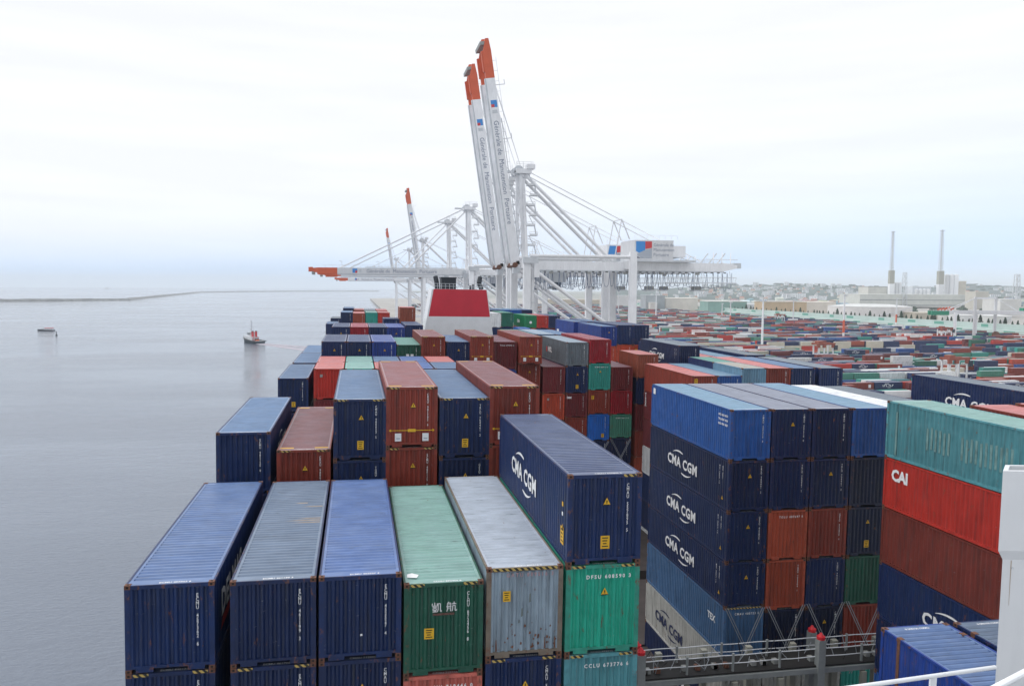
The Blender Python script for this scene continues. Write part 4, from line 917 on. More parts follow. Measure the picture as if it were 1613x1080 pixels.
    for k, y in enumerate((6, 14)):
        b = MB(); bbox(b, 0, 56, -1.35, 1.35, y-.65, y+.65, w); bbox(b, 1, 56, -1.75, -1.35, y-.5, y+.5, g_); q = b.build('boom_girder', root)
        b = MB(); bbox(b, 56, 64, -1.35, 1.35, y-.66, y+.66, M['orange']); bbox(b, 64, 67.6, -1.1, 1.35, y-.66, y+.66, M['orange'], v0b=.0, v1b=1.0); bbox(b, 58, 64, -1.75, -1.35, y-.5, y+.5, M['orange']); b.build('boom_tip', q)
        if k == 0:
            tm = text_mesh('Générale de  Manutention  Portuaire', 2.15, M['greytext'], .0)
            L_ = max(v.co.x for v in tm.vertices); o = link('lettering', tm, q); sc_ = 31.0/L_
            st = bp_(43.5, -.75, y-.69)
            o.matrix_basis = Matrix(((-dx*sc_, dz, 0, st[0]), (0, 0, -1, st[1]), (-dz*sc_, -dx, 0, st[2]), (0, 0, 0, 1)))
            b = MB()
            for (u0, u1, v0, v1, mm, e_) in ((49.5, 47.4, -.9, 1.0, M['bluep'], 0), (48.3, 47.4, -.9, 0.1, M['redp'], .002), (46.6, 45.6, -.8, .8, M['steelg'], 0)):
                yy = y-.67-e_; b.poly([bp_(u0, v0, yy), bp_(u1, v0, yy), bp_(u1, v1, yy), bp_(u0, v1, yy)], mm)
            b.build('logo_panel', q)
    for u in (2, 12, 22, 32, 42, 52): b = MB(); bbox(b, u, u+.8, -.5, .9, 6.65, 13.35, w); b.build('boom_crossbar', root)
    b = MB(); bbox(b, 60, 61, -.6, 1.0, 6.65, 13.35, M['orange']); b.build('boom_crossbar', root)
    b = MB(); bbox(b, 65.8, 66.8, -1.7, .0, 5.4, 14.6, M['shipg']); bbox(b, 66.5, 68.4, -.4, 1.6, 9, 11, M['orange'])
    b.build('boom_end_frame', root)
    b = MB()
    for u in range(4, 64, 3): b.tube(bp_(u, 1.35, 5.5), bp_(u, 2.5, 5.5), .05, g_, 4)
    b.tube(bp_(4, 2.5, 5.5), bp_(62, 2.5, 5.5), .05, g_, 4); b.tube(bp_(3, 1.7, 5.2), bp_(44, 1.7, 5.2), .14, g_, 5)
    for u in (54, 38, 22, 8): b.beam(bp_(u, 1.3, 6), bp_(u, 4.2, 6), .2, .2, w); b.tube(bp_(u, 4.2, 6), bp_(u+1.4, 4.2, 6), .1, g_, 4)
    b.build('boom_handrail', root)
    if raised:
        for y in (7, 13):
            for u in (55, 53.5): 
                b = MB(); b.tube(bp_(u, 1.4, y), (-.6, y, 81.5), .09, w, 5); b.build('forestay', root)
        b = MB(); b.tube(bp_(30, 1.4, 7), bp_(26, 4.2, 7), .14, w, 5); b.tube(bp_(26, 4.2, 7), bp_(4, 3.4, 7), .14, w, 5); b.build('folded_stay', root)
    else:
        for y, ya in ((7, 6), (13, 14)):
            b = MB(); b.tube(bp_(55, 1.3, ya), (-1, y, 80.8), .24, w, 6); b.build('forestay', root)
            b = MB(); b.tube(bp_(25, 1.3, ya), (-1, y, 79.6), .28, w, 6); b.build('forestay', root)
    b = MB(); b.tube((-2.6, 4.6, 51.8), (-2.6, 15.4, 51.8), .8, M['rusty'] if raised else g_, 10); b.box((-3.2, 5, 49.2), (-1.2, 7, 51), g_); b.build('boom_hinge', root)
    # cable reel on the landward sill
    b = MB(); b.tube((2.6, 8.6, 12), (2.6, 9.8, 12), 2.6, g_, 18); b.tube((2.6, 8.4, 12), (2.6, 10, 12), 1.3, w, 12); b.build('cable_reel', root)
    return root
for Yc, ra, lb_ in ((234.4, True, 'nearest white crane with its raised boom the taller of the close pair'), (262.2, True, 'white crane behind the nearest one, raised boom slightly lower and left'),
                    (352, False, 'white crane with lowered boom pointing over the water, orange tip at the left'), (431, False, 'white crane just behind the lettered lowered boom, boom also lowered'),
                    (606, True, 'far white crane with thin raised orange-tipped boom above the lowered one'), (767, False, 'distant white crane with lowered boom between the two far raised booms'),
                    (1033, True, 'most distant white crane, smallest raised boom with reddish tip')):
    crane(Yc, ra, lb_, simple=Yc > 500)

# ------------------------------------------------------------------ container yard
def yard_mesh(logo):
    b = MB(); P = M['paint']; R = M['roof']; F = M['paintf']; l, h = 12.192, 2.7
    b.box((0, 0, .1), (l, CW, h-.05), P)
    b.box((.05, .05, h-.05), (l-.05, CW-.05, h), R)
    for x in (0, l-.16):
        for y in (-.01, CW-.15): b.box((x-.004, y, 0), (x+.164, y+.16, h+.01), F)
    for z in (.02, h-.12): b.box((.16, -.012, z), (l-.16, .06, z+.12), F)
    n = 26
    for k in range(n): b.box((.3+k*(l-.6)/n, -.02, .16), (.3+k*(l-.6)/n+.2, .0, h-.14), P)
    w = M['white']
    if logo == 1:
        for k, x in enumerate((3.4, 4.1, 4.9, 6.1, 6.8, 7.6)): 
            b.box((x, -.03, .95), (x+.2, -.021, 1.75), w); b.box((x+.2, -.03, 1.5 if k % 2 else .95), (x+.55, -.021, 1.75 if k % 2 else 1.15), w)
        b.box((4.3, -.03, 2.0), (6.2, -.021, 2.2), w); b.box((5.5, -.03, .5), (7.0, -.021, .66), w)
    elif logo == 2:
        for k in range(9): b.box((2.2+k*.85, -.03, .9), (2.75+k*.85, -.021, 1.7), w)
    elif logo == 3: b.box((9.8, -.03, .6), (10.9, -.021, 1.9), w)
    return b.mesh('yard_container')
YM = [yard_mesh(k) for k in range(4)]
YCOL = [('navy', .36), ('rust', .17), ('brick', .08), ('maroon', .08), ('red', .06), ('teal', .07), ('sea', .07), ('white', .15), ('cream', .03), ('blue', .06), ('orange', .04), ('grey', .04), ('green', .03), ('cyan', .03)]
def pick(rnd):
    r = rnd.random()*sum(w for _, w in YCOL)
    for c_, w_ in YCOL:
        r -= w_
        if r <= 0: return c_
    return 'navy'
rnd = random.Random(21)
rows = []; y = 232.0; k = 0
while y < 1750:
    rows.append(y); k += 1; y += 3.3 if k % 7 else 19.0
CELL = 12.75; cells = []; hts = {}
blockh = {}
for ri, y in enumerate(rows):
    wallX = 566
    ncol = int((wallX-112)/CELL)
    runc = pick(rnd); lane = ri//7
    for ci in range(ncol):
        if ci % 13 == 12: continue            # cross lanes
        bk = (lane, ci//13)
        if bk not in blockh: blockh[bk] = rnd.choice([1.5, 2.1, 2.1, 2.6, 2.6, 1.0] if y < 480 else [2.0, 2.4, 2.8, 2.6])
        n = int(max(0, min(3, round(rnd.gauss(blockh[bk], .75)))))
        if rnd.random() < .24: runc = pick(rnd)
        x = 112+ci*CELL
        if 335 < x < 372 and y < 420: n = min(n, 2)
        col = []
        for t_ in range(n): col.append(runc if rnd.random() < .55 else pick(rnd))
        hts[(ri, ci)] = n
        for t_ in range(n): cells.append((x, y, t_, n, col[t_], ri, ci))
def proj(P_):
    d = Vector(P_)-Vector((0, 0, CAMZ)); D = d.dot(CF); return 806.5+FPX*d.dot(CR)/D, 540-FPX*d.dot(CU)/D, D
def ship_edge(px):
    if px < 1026: return 505
    if px < 1104: return 532
    if px < 1330: return 545+(px-1104)*.13
    if px < 1436: return 612
    return 590+(px-1436)*.09
cand = []
for c_ in cells:
    x, y, t_, n, col, ri, ci = c_
    px, py, D = proj((x+6, y, QZ+(t_+.6)*2.71))
    front = hts.get((ri-1, ci), 0) if (ri % 7) else 0
    vis = (t_ == n-1) or (t_ >= front)
    if vis and 960 < px < 1640 and py < ship_edge(px)+3: cand.append((D*(1 if t_ >= front else 1.6), c_))
cand.sort(key=lambda q: q[0])
indiv = {q[1][:3]: q[1] for q in cand[:138]}
order = sorted(indiv.values(), key=lambda q: (q[1], q[0]))
rowids = sorted({q[1] for q in order}); cnt = {}
TW = ['ground tier', 'second tier', 'third tier']
def nth(n): return f"{n}{'th' if 10 < n % 100 < 14 else {1: 'st', 2: 'nd', 3: 'rd'}.get(n % 10, 'th')}"
ordw = lambda n: 'nearest' if n == 1 else f'{nth(n)} nearest'
for x, y, t_, n, col, ri, ci in order:
    rk = rowids.index(y)+1; cnt[(rk, t_)] = cnt.get((rk, t_), 0)+1
    lg = 0
    if col == 'navy': lg = rnd.choice([1, 1, 0])
    elif col in ('teal', 'sea', 'green'): lg = rnd.choice([2, 2, 0])
    elif col in ('maroon', 'rust'): lg = rnd.choice([0, 0, 3])
    o = link('yard_container', YM[lg], None, C[col], (x, y, QZ+.02+t_*2.71))
    top = 'on top' if t_ == n-1 else 'covered'
    tag(o, f"{CNAME[col]} container, {TW[t_]}, {nth(cnt[(rk, t_)])} from left in the {ordw(rk)} yard row", 'container', 'containers stacked in the quayside yard')
# everything farther away reads as one mass
me_v = []; me_f = []; me_c = []
for x, y, t_, n, col, ri, ci in cells:
    if (x, y, t_) in indiv: continue
    i = len(me_v); z0 = QZ+.02+t_*2.71; z1 = z0+2.66; x1 = x+12.19; y1 = y+CW
    me_v += [(x, y, z0), (x1, y, z0), (x1, y1, z0), (x, y1, z0), (x, y, z1), (x1, y, z1), (x1, y1, z1), (x, y1, z1)]
    me_f += [[i+q for q in f_] for f_ in ((0, 3, 2, 1), (4, 5, 6, 7), (0, 1, 5, 4), (1, 2, 6, 5), (2, 3, 7, 6), (3, 0, 4, 7))]
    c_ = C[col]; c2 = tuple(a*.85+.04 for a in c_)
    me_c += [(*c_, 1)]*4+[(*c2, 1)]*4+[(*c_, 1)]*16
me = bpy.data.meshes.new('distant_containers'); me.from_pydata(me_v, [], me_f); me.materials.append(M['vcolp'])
ca = me.color_attributes.new('Col', 'FLOAT_COLOR', 'CORNER')
flat = []
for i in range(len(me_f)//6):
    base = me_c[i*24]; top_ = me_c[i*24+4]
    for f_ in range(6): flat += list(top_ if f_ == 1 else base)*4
ca.data.foreach_set('color', flat)
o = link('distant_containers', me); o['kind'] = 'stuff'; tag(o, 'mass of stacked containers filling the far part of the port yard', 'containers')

# straddle carriers
def straddle(P_, label):
    r = thing('straddle_carrier', label, 'vehicle', P_, .1, 'straddle carriers in the yard'); w = M['shipw']; og = mat('carrier_orange', (.30, .08, .05), rough=.6) if 'carrier_orange' not in bpy.data.materials else bpy.data.materials['carrier_orange']
    for x in (-5, -1.2, 5):
        for y in (-2.3, 2.3):
            b = MB(); b.box((x-.35, y-.3, 1.4), (x+.35, y+.3, 12.4), w); b.build('leg', r)
    for y in (-2.3, 2.3):
        b = MB(); b.box((-6.2, y-.35, .9), (6.2, y+.35, 1.7), w); b.build('wheel_beam', r)
        for x in (-5, -1.8, 1.8, 5): b = MB(); b.tube((x, y-.3, .75), (x, y+.3, .75), .75, M['cable'], 12); b.build('wheel', r)
    b = MB()
    for y in (-2.3, 2.3): b.box((-6.2, y-.45, 12.4), (6.2, y+.45, 13.6), og)
    for x in (-5.5, -1.2, 5.2): b.box((x-.4, -1.85, 12.5), (x+.4, 1.85, 13.4), og)
    b.box((-4.5, -1.8, 13.4), (-1.5, 1.8, 14.6), og); b.build('top_frame', r)
    b = MB(); b.box((5.3, -3.6, 9.4), (7.2, -1.9, 12.2), M['glass']); b.build('cab', r)
    for x in (-5.2, -1.2, 5.0):
        b = MB(); b.box((x-.9, -2.9, 10.8), (x+.9, -1.8, 12.6), og); b.build('drive_housing', r)
    return r
straddle(ground(1296, 576)+Vector((0, 0, .01)), 'white-legged straddle carrier with orange top beyond the ship stacks')
straddle(ground(1502, 608)+Vector((0, 0, .01)), 'straddle carrier with orange top above the right-edge navy container')
straddle(ground(1487, 541)+Vector((0, 0, .01)), 'distant straddle carrier in front of the pale barrier wall')
straddle(ground(1228, 512)+Vector((0, 0, .01)), 'most distant straddle carrier right of the tall lamp mast')

# lamp masts
def mast(px, yt, yb, label, band=False):
    P_ = ground(px, yb); D = (P_-Vector((0, 0, CAMZ))).dot(CF); H = (yb-yt)*D/FPX
    r = thing('lamp_mast', label, 'lamp mast', P_, 0, 'white lamp masts in the yard')
    b = MB(); b.tube((0, 0, 0), (0, 0, H), .85, M['shipw'], 10, r2=.55); q = b.build('pole', r)
    if band: b = MB(); b.tube((0, 0, H*.25), (0, 0, H*.5), .92, M['orange'], 10, r2=.8); b.build('warning_band', r)
    b = MB(); b.box((-1.6, -1.6, H), (1.6, 1.6, H+.35), M['steelg']); 
    for x in (-1.3, 0, 1.3): b.box((x-.35, -1.9, H-.6), (x+.35, -1.5, H+.1), M['shipw'])
    b.build('lamp_head', r)
for px, yt, yb, lb_, bd in ((1200, 472, 556, 'tallest white lamp mast, standing beside the tan warehouse', 0), (1328, 465, 543, 'lamp mast with an orange band, left of the cream tank', 1), (1150, 476, 518, 'thin lamp mast with orange band before the teal building', 1),
                        (1249, 471, 513, 'thin lamp mast in front of the tan warehouse middle', 0), (1033, 462, 505, 'lamp mast right of the landward crane legs', 0), (974, 460, 500, 'lamp mast seen between the crane legs', 0),
                        (1411, 470, 520, 'lamp mast with orange band at the left end of the round tanks', 1), (1137, 478, 505, 'faintest lamp mast left of the teal building centre', 0)):
    mast(px, yt, yb, lb_, bd)

# ------------------------------------------------------------------ pale barrier wall, shrubs, embankment
WP = [(QX+545, 560), (QX+560, 1820)]
b = MB(); wp = mat('barrier_pale_green', (.46, .56, .53), rough=.8, noise=.1, nscale=.05); wg = mat('barrier_green', (.12, .34, .27), rough=.8)
wall = thing('barrier_wall', 'long pale green barrier wall with darker green rectangles along the yard', 'wall', (604, 560, QZ))
b.box((0, 0, 0), (1.2, 1300, 6.6), wp); b.box((5, 0, 0), (6.2, 1300, 12.4), wp); b.box((1.2, 0, 6.2), (5, 1300, 6.6), wp); b.build('wall_face', wall)
rnd2 = random.Random(5)
yy = 8
for k in range(44):
    ln = rnd2.uniform(9, 15); up = k % 2
    b = MB(); b.box((-.03 if not up else 4.97, yy, 3.2 if not up else 8.4), (0.01 if not up else 5.01, yy+ln, 6.0 if not up else 11.2), wg); b.build('green_panel', wall); yy += rnd2.uniform(18, 40)
b = MB(); b.box((610.4, 560, 4.3), (615, 1860, 17.2), gl); b.poly([(615, 560, 17.19), (615, 1860, 17.19), (700, 1860, 5), (700, 560, 5)], gl, flip=True); struct('embankment', b)
def shrub_mesh(seed):
    r_ = random.Random(seed); b = MB(); b.tube((0, 0, 0), (0, 0, .8), .18, M['bark'], 5, caps=False)
    for k in range(260):
        z = r_.uniform(.3, 5.2); rr_ = (1-(z/5.6))*1.7*math.sqrt(r_.random())*r_.uniform(.8, 1.15)+.05; a = r_.uniform(0, 2*PI)
        c0 = Vector((rr_*math.cos(a), rr_*math.sin(a), z)); u_ = Vector((r_.uniform(-1, 1), r_.uniform(-1, 1), r_.uniform(-.3, 1))).normalized()*.45; v_ = u_.orthogonal().normalized()*.3
        b.poly([c0-u_-v_, c0+u_-v_, c0+u_+v_, c0-u_+v_], M['leaf'])
    return b.mesh('conifer')
SHM = [shrub_mesh(k) for k in range(3)]
y_ = 566; k = 0
while y_ < 1250:
    o = link('conifer', SHM[k % 3], None, None, (612.5+rnd2.uniform(-1, 1), y_, 17.2)); o.rotation_euler.z = rnd2.uniform(0, 6); s_ = rnd2.uniform(.8, 1.5) if rnd2.random() < .3 else rnd2.uniform(.5, .85); o.scale = (s_, s_, s_)
    tag(o, f'small dark conifer, {nth(k+1)} from right on top of the pale barrier wall', 'tree', 'conifers along the barrier wall'); y_ += rnd2.uniform(4, 8)*(1+(y_-566)/500); k += 1

# ------------------------------------------------------------------ buildings behind the yard
_bm = {}
def building(px0, px1, yt, yb, D, col, label, rcol=None, depth=None, group=None, kind='warehouse', cat='building', z=None, bands=None, gable=0, name=None):
    a = at(px0, yb, D); c_ = at(px1, yb, D); top = at(px0, yt, D).z; base = min(a.z, 14 if D < 1400 else a.z); base = z if z is not None else min(base, top-2)
    wid = (c_-a).length; dep = depth or wid*.5
    r = thing(name or kind, label, cat, (a.x, a.y, base), -YAW, group); h = top-base
    b = MB(); b.box((0, 0, 0), (wid, dep, h), M['objp']); o = b.build('wall', r); o.color = (*col, 1)
    rc = rcol or tuple(min(.8, q*1.15) for q in col); b = MB()
    if gable:
        b.poly([(-.3, -.3, h), (wid+.3, -.3, h), (wid+.3, dep/2, h+gable), (-.3, dep/2, h+gable)], M['objp']); b.poly([(-.3, dep+.3, h), (wid+.3, dep+.3, h), (wid+.3, dep/2, h+gable), (-.3, dep/2, h+gable)], M['objp'], flip=True)
        b.poly([(0, 0, h), (0, dep/2, h+gable), (0, dep, h)], M['objp'])
        b.poly([(wid, 0, h), (wid, dep/2, h+gable), (wid, dep, h)], M['objp'], flip=True)
    else: b.box((-.4, -.4, h), (wid+.4, dep+.4, h+max(.5, h*.04)), M['objp'])
    o = b.build('roof', r); o.color = (*rc, 1)
    if bands:
        b = MB()
        for f0, f1 in bands: b.box((.5, -.25, h*f0), (wid-.5, -.02, h*f1), M['objp'])
        o = b.build('cladding_band', r); o.color = (.25, .27, .28, 1)
    return r
def tank(px0, px1, yt, D, label, col=(.72, .72, .72), base=13):
    a = at(px0, 490, D); c_ = at(px1, 490, D); R_ = (c_-a).length/2; ce = (a+c_)/2; top = at((px0+px1)/2, yt, D).z
    r = thing('storage_tank', label, 'tank', (ce.x, ce.y, base), 0); h = top-base
    b = MB(); b.tube((0, 0, 0), (0, 0, h), R_, M['objp'], 48); o = b.build('shell', r, smooth=False); o.color = (*col, 1)
    b = MB(); b.tube((0, 0, h), (0, 0, h+R_*.05), R_+.3, M['objp'], 48, r2=R_*.5); o = b.build('roof', r); o.color = (.6, .61, .6, 1)
    b = MB()
    for k in range(14): 
        t_ = -2.0+k*.07; b.beam((R_*math.cos(t_)*1.01, R_*math.sin(t_)*1.01, h*k/14), (R_*math.cos(t_+.07)*1.01, R_*math.sin(t_+.07)*1.01, h*(k+1)/14), .8, .5, M['steelg'])
    b.build('stair', r)
building(1203, 1270, 476, 500, 1250, (.56, .42, .27), 'long tan warehouse behind the yard', rcol=(.42, .36, .28), z=5, depth=50)
building(1270, 1316, 476, 502, 1300, (.70, .65, .58), 'cream block joined to the right end of the tan warehouse', z=5, depth=50)
building(1115, 1176, 475, 497, 1350, (.22, .38, .34), 'teal flat-roofed building behind the yard', rcol=(.62, .62, .58), z=5, depth=60)
building(1048, 1099, 470, 492, 1450, (.70, .66, .60), 'cream building left of the teal one', z=5, depth=60)
building(1017, 1047, 466, 494, 1420, (.36, .40, .42), 'tall grey building beside the crane leg', z=5, depth=60)
building(1024, 1035, 477, 495, 1400, (.66, .64, .60), 'small white block in front of the tall grey building', z=5, depth=20)
building(1176, 1203, 479, 490, 1400, (.68, .70, .72), 'low white shed between the teal and tan buildings', z=5, depth=50)
building(948, 966, 466, 480, 1500, (.62, .60, .56), 'pale shed seen between the crane legs', z=5, depth=40)
building(968, 990, 466, 478, 1700, (.64, .64, .64), 'white shed right of the one between the crane legs', z=5, depth=40)
building(855, 945, 472, 484, 1900, (.45, .40, .32), 'long brown shed behind the crane braces', z=5, depth=60)
building(1441, 1482, 493, 512, 1050, (.44, .40, .33), 'beige block between the big tanks', z=5, depth=40)
building(1482, 1506, 493, 512, 1040, (.62, .62, .58), 'white block just right of the beige block between tanks', z=5, depth=40)
tank(1308, 1430, 482, 1130, 'large cream round tank, the widest one', (.72, .69, .68))
tank(1496, 1532, 496, 950, 'narrow white round tank behind the green-tipped crane')
tank(1541, 1590, 497, 900, 'white round tank at the right, beside the green-tipped crane', (.68, .68, .66))
building(1575, 1608, 472, 497, 1300, (.62, .62, .60), 'white flat block near the right edge', z=8, depth=50)
building(1536, 1556, 460, 490, 1700, (.52, .50, .44), 'beige stepped block below the right hill', z=8, depth=40)
building(1354, 1524, 464, 480, 1900, (.56, .58, .54), 'very long low pale warehouse with dark bands', rcol=(.60, .62, .58), z=10, depth=120, bands=((.5, .58), (.05, .12)))
building(1367, 1397, 452, 472, 2100, (.60, .60, .55), 'pale hall left of the first lattice chimney', z=8, depth=60, rcol=(.35, .36, .34))
building(1437, 1466, 452, 470, 2100, (.64, .68, .72), 'white ribbed block between the two lattice chimneys', z=8, depth=40)
building(1509, 1521, 444, 468, 2100, (.56, .53, .45), 'beige tower block right of the tall silos', z=8, depth=40)
def silos(px0, px1, yt, D, n, label):
    a = at(px0, 480, D); c_ = at(px1, 480, D); top = at(px0, yt, D).z; w_ = (c_-a).length; r = thing('silo_group', label, 'silos', (a.x, a.y, 8), -YAW)
    for k in range(n): b = MB(); R_ = w_/n/2; b.tube((R_*(2*k+1), 0, 0), (R_*(2*k+1), 0, top-8), R_*.98, M['shipw'], 16); b.tube((R_*(2*k+1), 0, top-8), (R_*(2*k+1), 0, top-8+R_*.5), R_, M['steelg'], 16, r2=.2); b.build('silo', r, smooth=False)
silos(1398, 1419, 445, 2090, 4, 'row of white silos at the foot of the first lattice chimney')
silos(1486, 1508, 433, 2090, 3, 'taller white silos right of the second lattice chimney')
silos(1440, 1464, 456, 2060, 4, 'small white silos between the two lattice chimneys')
def chimney(px, yt, ymid, ybase, D, wpx, label):
    P_ = at(px, ybase, D); r = thing('lattice_chimney', label, 'chimney', (P_.x, P_.y, 8), -YAW); zt = at(px, yt, D).z-8; zm = at(px, ymid, D).z-8; w_ = wpx*.82*D/FPX
    b = MB(); b.box((-w_/2, -w_/2, 0), (w_/2, w_/2, zm*.62), M['shipw']); b.box((-w_/2, -w_/2, zm*.62), (w_/2, w_/2, zm), M['shipbeige']); b.build('base_tower', r)
    b = MB(); s0, s1 = w_*.30, w_*.20; n = 14
    for k in range(n):
        z0 = zm+(zt-zm)*k/n; z1 = zm+(zt-zm)*(k+1)/n; a = s0+(s1-s0)*k/n; c_ = s0+(s1-s0)*(k+1)/n
        for sx, sy in ((-1, -1), (1, -1), (1, 1), (-1, 1)): b.beam((sx*a, sy*a, z0), (sx*c_, sy*c_, z1), .7, .7, M['steelg'])
        for sy in (-1, 1): b.beam((-a, sy*a, z0), (c_, sy*c_, z1), .5, .5, M['steelg']); b.beam((a, sy*a, z0), (-c_, sy*c_, z1), .5, .5, M['steelg'])
        b.box((-a, -a, z0-.4), (a, a, z0+.4), M['steelg'])
    b.build('lattice', r)
    b = MB(); b.tube((0, 0, zm), (0, 0, zt+4), s1*.34, M['shipw'], 12); b.build('flue', r)
    b = MB(); b.box((-s1*2, -s1*2, zt), (s1*2, s1*2, zt+1.5), M['steelg']); b.build('top_platform', r)
chimney(1403, 366, 426, 466, 2080, 8.5, 'left of the two tall lattice chimneys on the skyline')
chimney(1480, 364, 427, 466, 2080, 9.5, 'right of the two tall lattice chimneys on the skyline')
def tower(px, yt, yb, D, wpx, label, name='lattice_tower'):
    P_ = at(px, yb, D); zt = at(px, yt, D).z-8; w_ = wpx*D/FPX; r = thing(name, label, 'tower', (P_.x, P_.y, 8), -YAW); b = MB(); n = 7
    for k in range(n):
        z0, z1 = zt*k/n, zt*(k+1)/n; a = w_/2*(1-.45*k/n); c_ = w_/2*(1-.45*(k+1)/n)
        for sx, sy in ((-1, -1), (1, -1), (1, 1), (-1, 1)): b.beam((sx*a, sy*a, z0), (sx*c_, sy*c_, z1), 1.1, 1.1, M['steelg'])
        b.box((-a, -a, z1-.5), (a, a, z1), M['steelg']); b.beam((-a, -a, z0), (c_, -c_, z1), .8, .8, M['steelg'])
    b.build('frame', r)
tower(1424, 429, 468, 1900, 7, 'open steel framework tower right of the first lattice chimney')
tower(1600, 432, 485, 1500, 9, 'dark lattice tower rising at the right edge of the skyline')

# green tipped quay crane in the yard
P_ = ground(1503, 541); r = thing('dock_crane', 'white portal crane with green and orange tipped boom at the right', 'crane', P_, -.28); w = M['shipw']
for x, y in ((0, 0), (14, -3), (22, 12), (36, 9)): b = MB(); b.box((x-.9, y-.9, 0), (x+.9, y+.9, 26 if x in (0, 22) else 39), w); b.build('leg', r)
b = MB(); b.box((-14, 2.5, 24.5), (58, 4.3, 27.5), w); b.box((-14, 8.5, 24.5), (58, 10.3, 27.5), w); b.build('girder', r)
b = MB(); b.box((-18, 2.4, 23.6), (-4, 4.4, 27.2), mat('crane_green', (.02, .27, .16), rough=.6)); b.box((-18, 8.4, 23.6), (-4, 10.4, 27.2), bpy.data.materials['crane_green']); b.build('boom_tip', r)
b = MB()
for k in range(5): b.beam((-13+2.6*k, 3, 27.3), (-11+2.6*k, 3, 30.5-.3*abs(k-3)), .8, .8, M['orange'])
b.box((-13, 2.8, 28.4), (0, 3.8, 29.2), M['orange']); b.build('hoist_frame', r)
b = MB(); b.beam((14, -3, 38), (36, 9, 38), 1.2, 1.4, w); b.beam((14, -3, 38), (-6, 3, 28), .7, .7, w); b.beam((14, -3, 38), (0, 6, 28), .5, .5, w); b.beam((36, 9, 38), (52, 6, 27.5), .6, .6, w); b.build('top_frame', r)
b = MB(); b.tube((36.5, 7, 7), (36.5, 8, 7), 3.2, M['rusty'], 16); b.build('cable_reel', r)
b = MB(); b.box((55, 3, 26), (60, 9, 30), bpy.data.materials['crane_green']); b.build('counter_box', r)

# industrial sheds below the hill town
rnd3 = random.Random(9); shc = [((.62, .64, .66), 'white'), ((.40, .44, .47), 'grey'), ((.46, .27, .20), 'brick'), ((.60, .55, .45), 'cream'), ((.20, .30, .38), 'blue-grey')]
scnt = {}
for k, px in enumerate(sorted([rnd3.uniform(1005, 1360) for _ in range(66)]+[rnd3.uniform(1520, 1640) for _ in range(18)])):
    D = rnd3.uniform(1700, 3000); c_, nm = rnd3.choice(shc); c_ = tuple(q*rnd3.uniform(.8, 1.1) for q in c_)
    wpx = rnd3.uniform(5, 20)*1900/D; h_ = rnd3.uniform(6, 15); yb = 454+45*FPX/D*1.0; z_ = 5
    yt = 456+(CAMZ-(5+h_))*FPX/D*1.0
    scnt[nm] = scnt.get(nm, 0)+1
    building(px, px+wpx, yt, yb, D, c_, f'{nth(scnt[nm])} {nm} shed from the left below the hillside town', kind='shed', group='sheds below the hillside town', z=z_, depth=rnd3.uniform(15, 40), gable=rnd3.choice([0, 2.5]))

# hills and town
b = MB(); hm2 = mat('hillside_green', (.05, .085, .075), rough=.95, noise=.5, nscale=.01)
na, nd = 70, 14; grid = []
rnd4 = random.Random(4)
def topy(px):
    pts = [(960, 457), (1040, 455), (1100, 452), (1140, 449), (1250, 447.5), (1330, 449), (1400, 452), (1500, 451), (1535, 448), (1570, 449.5), (1620, 453), (1700, 455), (1800, 456)]
    for (a, ya), (c_, yc) in zip(pts, pts[1:]):
        if a <= px <= c_: return ya+(yc-ya)*(px-a)/(c_-a)
    return 457
def hillpt(px, t_, jit=0):
    D = 3100+2300*t_; ztop = max(12, at(px, topy(px), D).z); z = 5+(ztop-5)*(t_**1.0)
    q = at(px, 456, D); return Vector((q.x, q.y, z+jit))
for i in range(na+1):
    for j in range(nd+1):
        px = 960+840*i/na; b.v.append(tuple(hillpt(px, j/nd, rnd4.uniform(-1, 1)*5*(j/nd))))
for i in range(na):
    for j in range(nd):
        q = i*(nd+1)+j; b.f.append([q, q+nd+1, q+nd+2, q+1]); b.m.append(b.mi(hm2))
struct('hills', b)
hm_ = []
for (wc, rc, nm) in (((.78, .78, .76), (.30, .30, .32), 'white house with grey roof'), ((.72, .66, .56), (.36, .16, .11), 'cream house with red-brown roof'), ((.80, .82, .84), (.65, .57, .58), 'white flat-roofed block')):
    for bank in (0, 1):
        b = MB(); w_, d_, h_ = (14, 10, 7) if nm[-5:] != 'block' else (26, 12, 14+8*bank)
        wm_ = mat('house_wall', wc, rough=.8); rm_ = mat('house_roof', rc, rough=.8); b.box((0, 0, -6), (w_, d_, h_), wm_)
        if h_ < 10:
            b.poly([(-.5, -.5, h_), (w_+.5, -.5, h_), (w_+.5, d_/2, h_+5), (-.5, d_/2, h_+5)], rm_); b.poly([(-.5, d_+.5, h_), (-.5, d_/2, h_+5), (w_+.5, d_/2, h_+5), (w_+.5, d_+.5, h_)], rm_)
            b.poly([(0, 0, h_), (0, d_/2, h_+5), (0, d_, h_)], wm_); b.poly([(w_, 0, h_), (w_, d_, h_), (w_, d_/2, h_+5)], wm_)
            for k in range(3): b.box((1.6+4.2*k, -.1, 2.2), (3+4.2*k, -.01, 4), M['glass'])
        else:
            b.box((-.3, -.3, h_), (w_+.3, d_+.3, h_+.8), rm_)
            for k in range(5):
                for z in range(2, int(h_)-2, 4): b.box((1.6+5*k, -.1, z), (4+5*k, -.01, z+1.6), M['glass'])
        hm_.append((b.mesh('house'), nm))
hcnt = {}
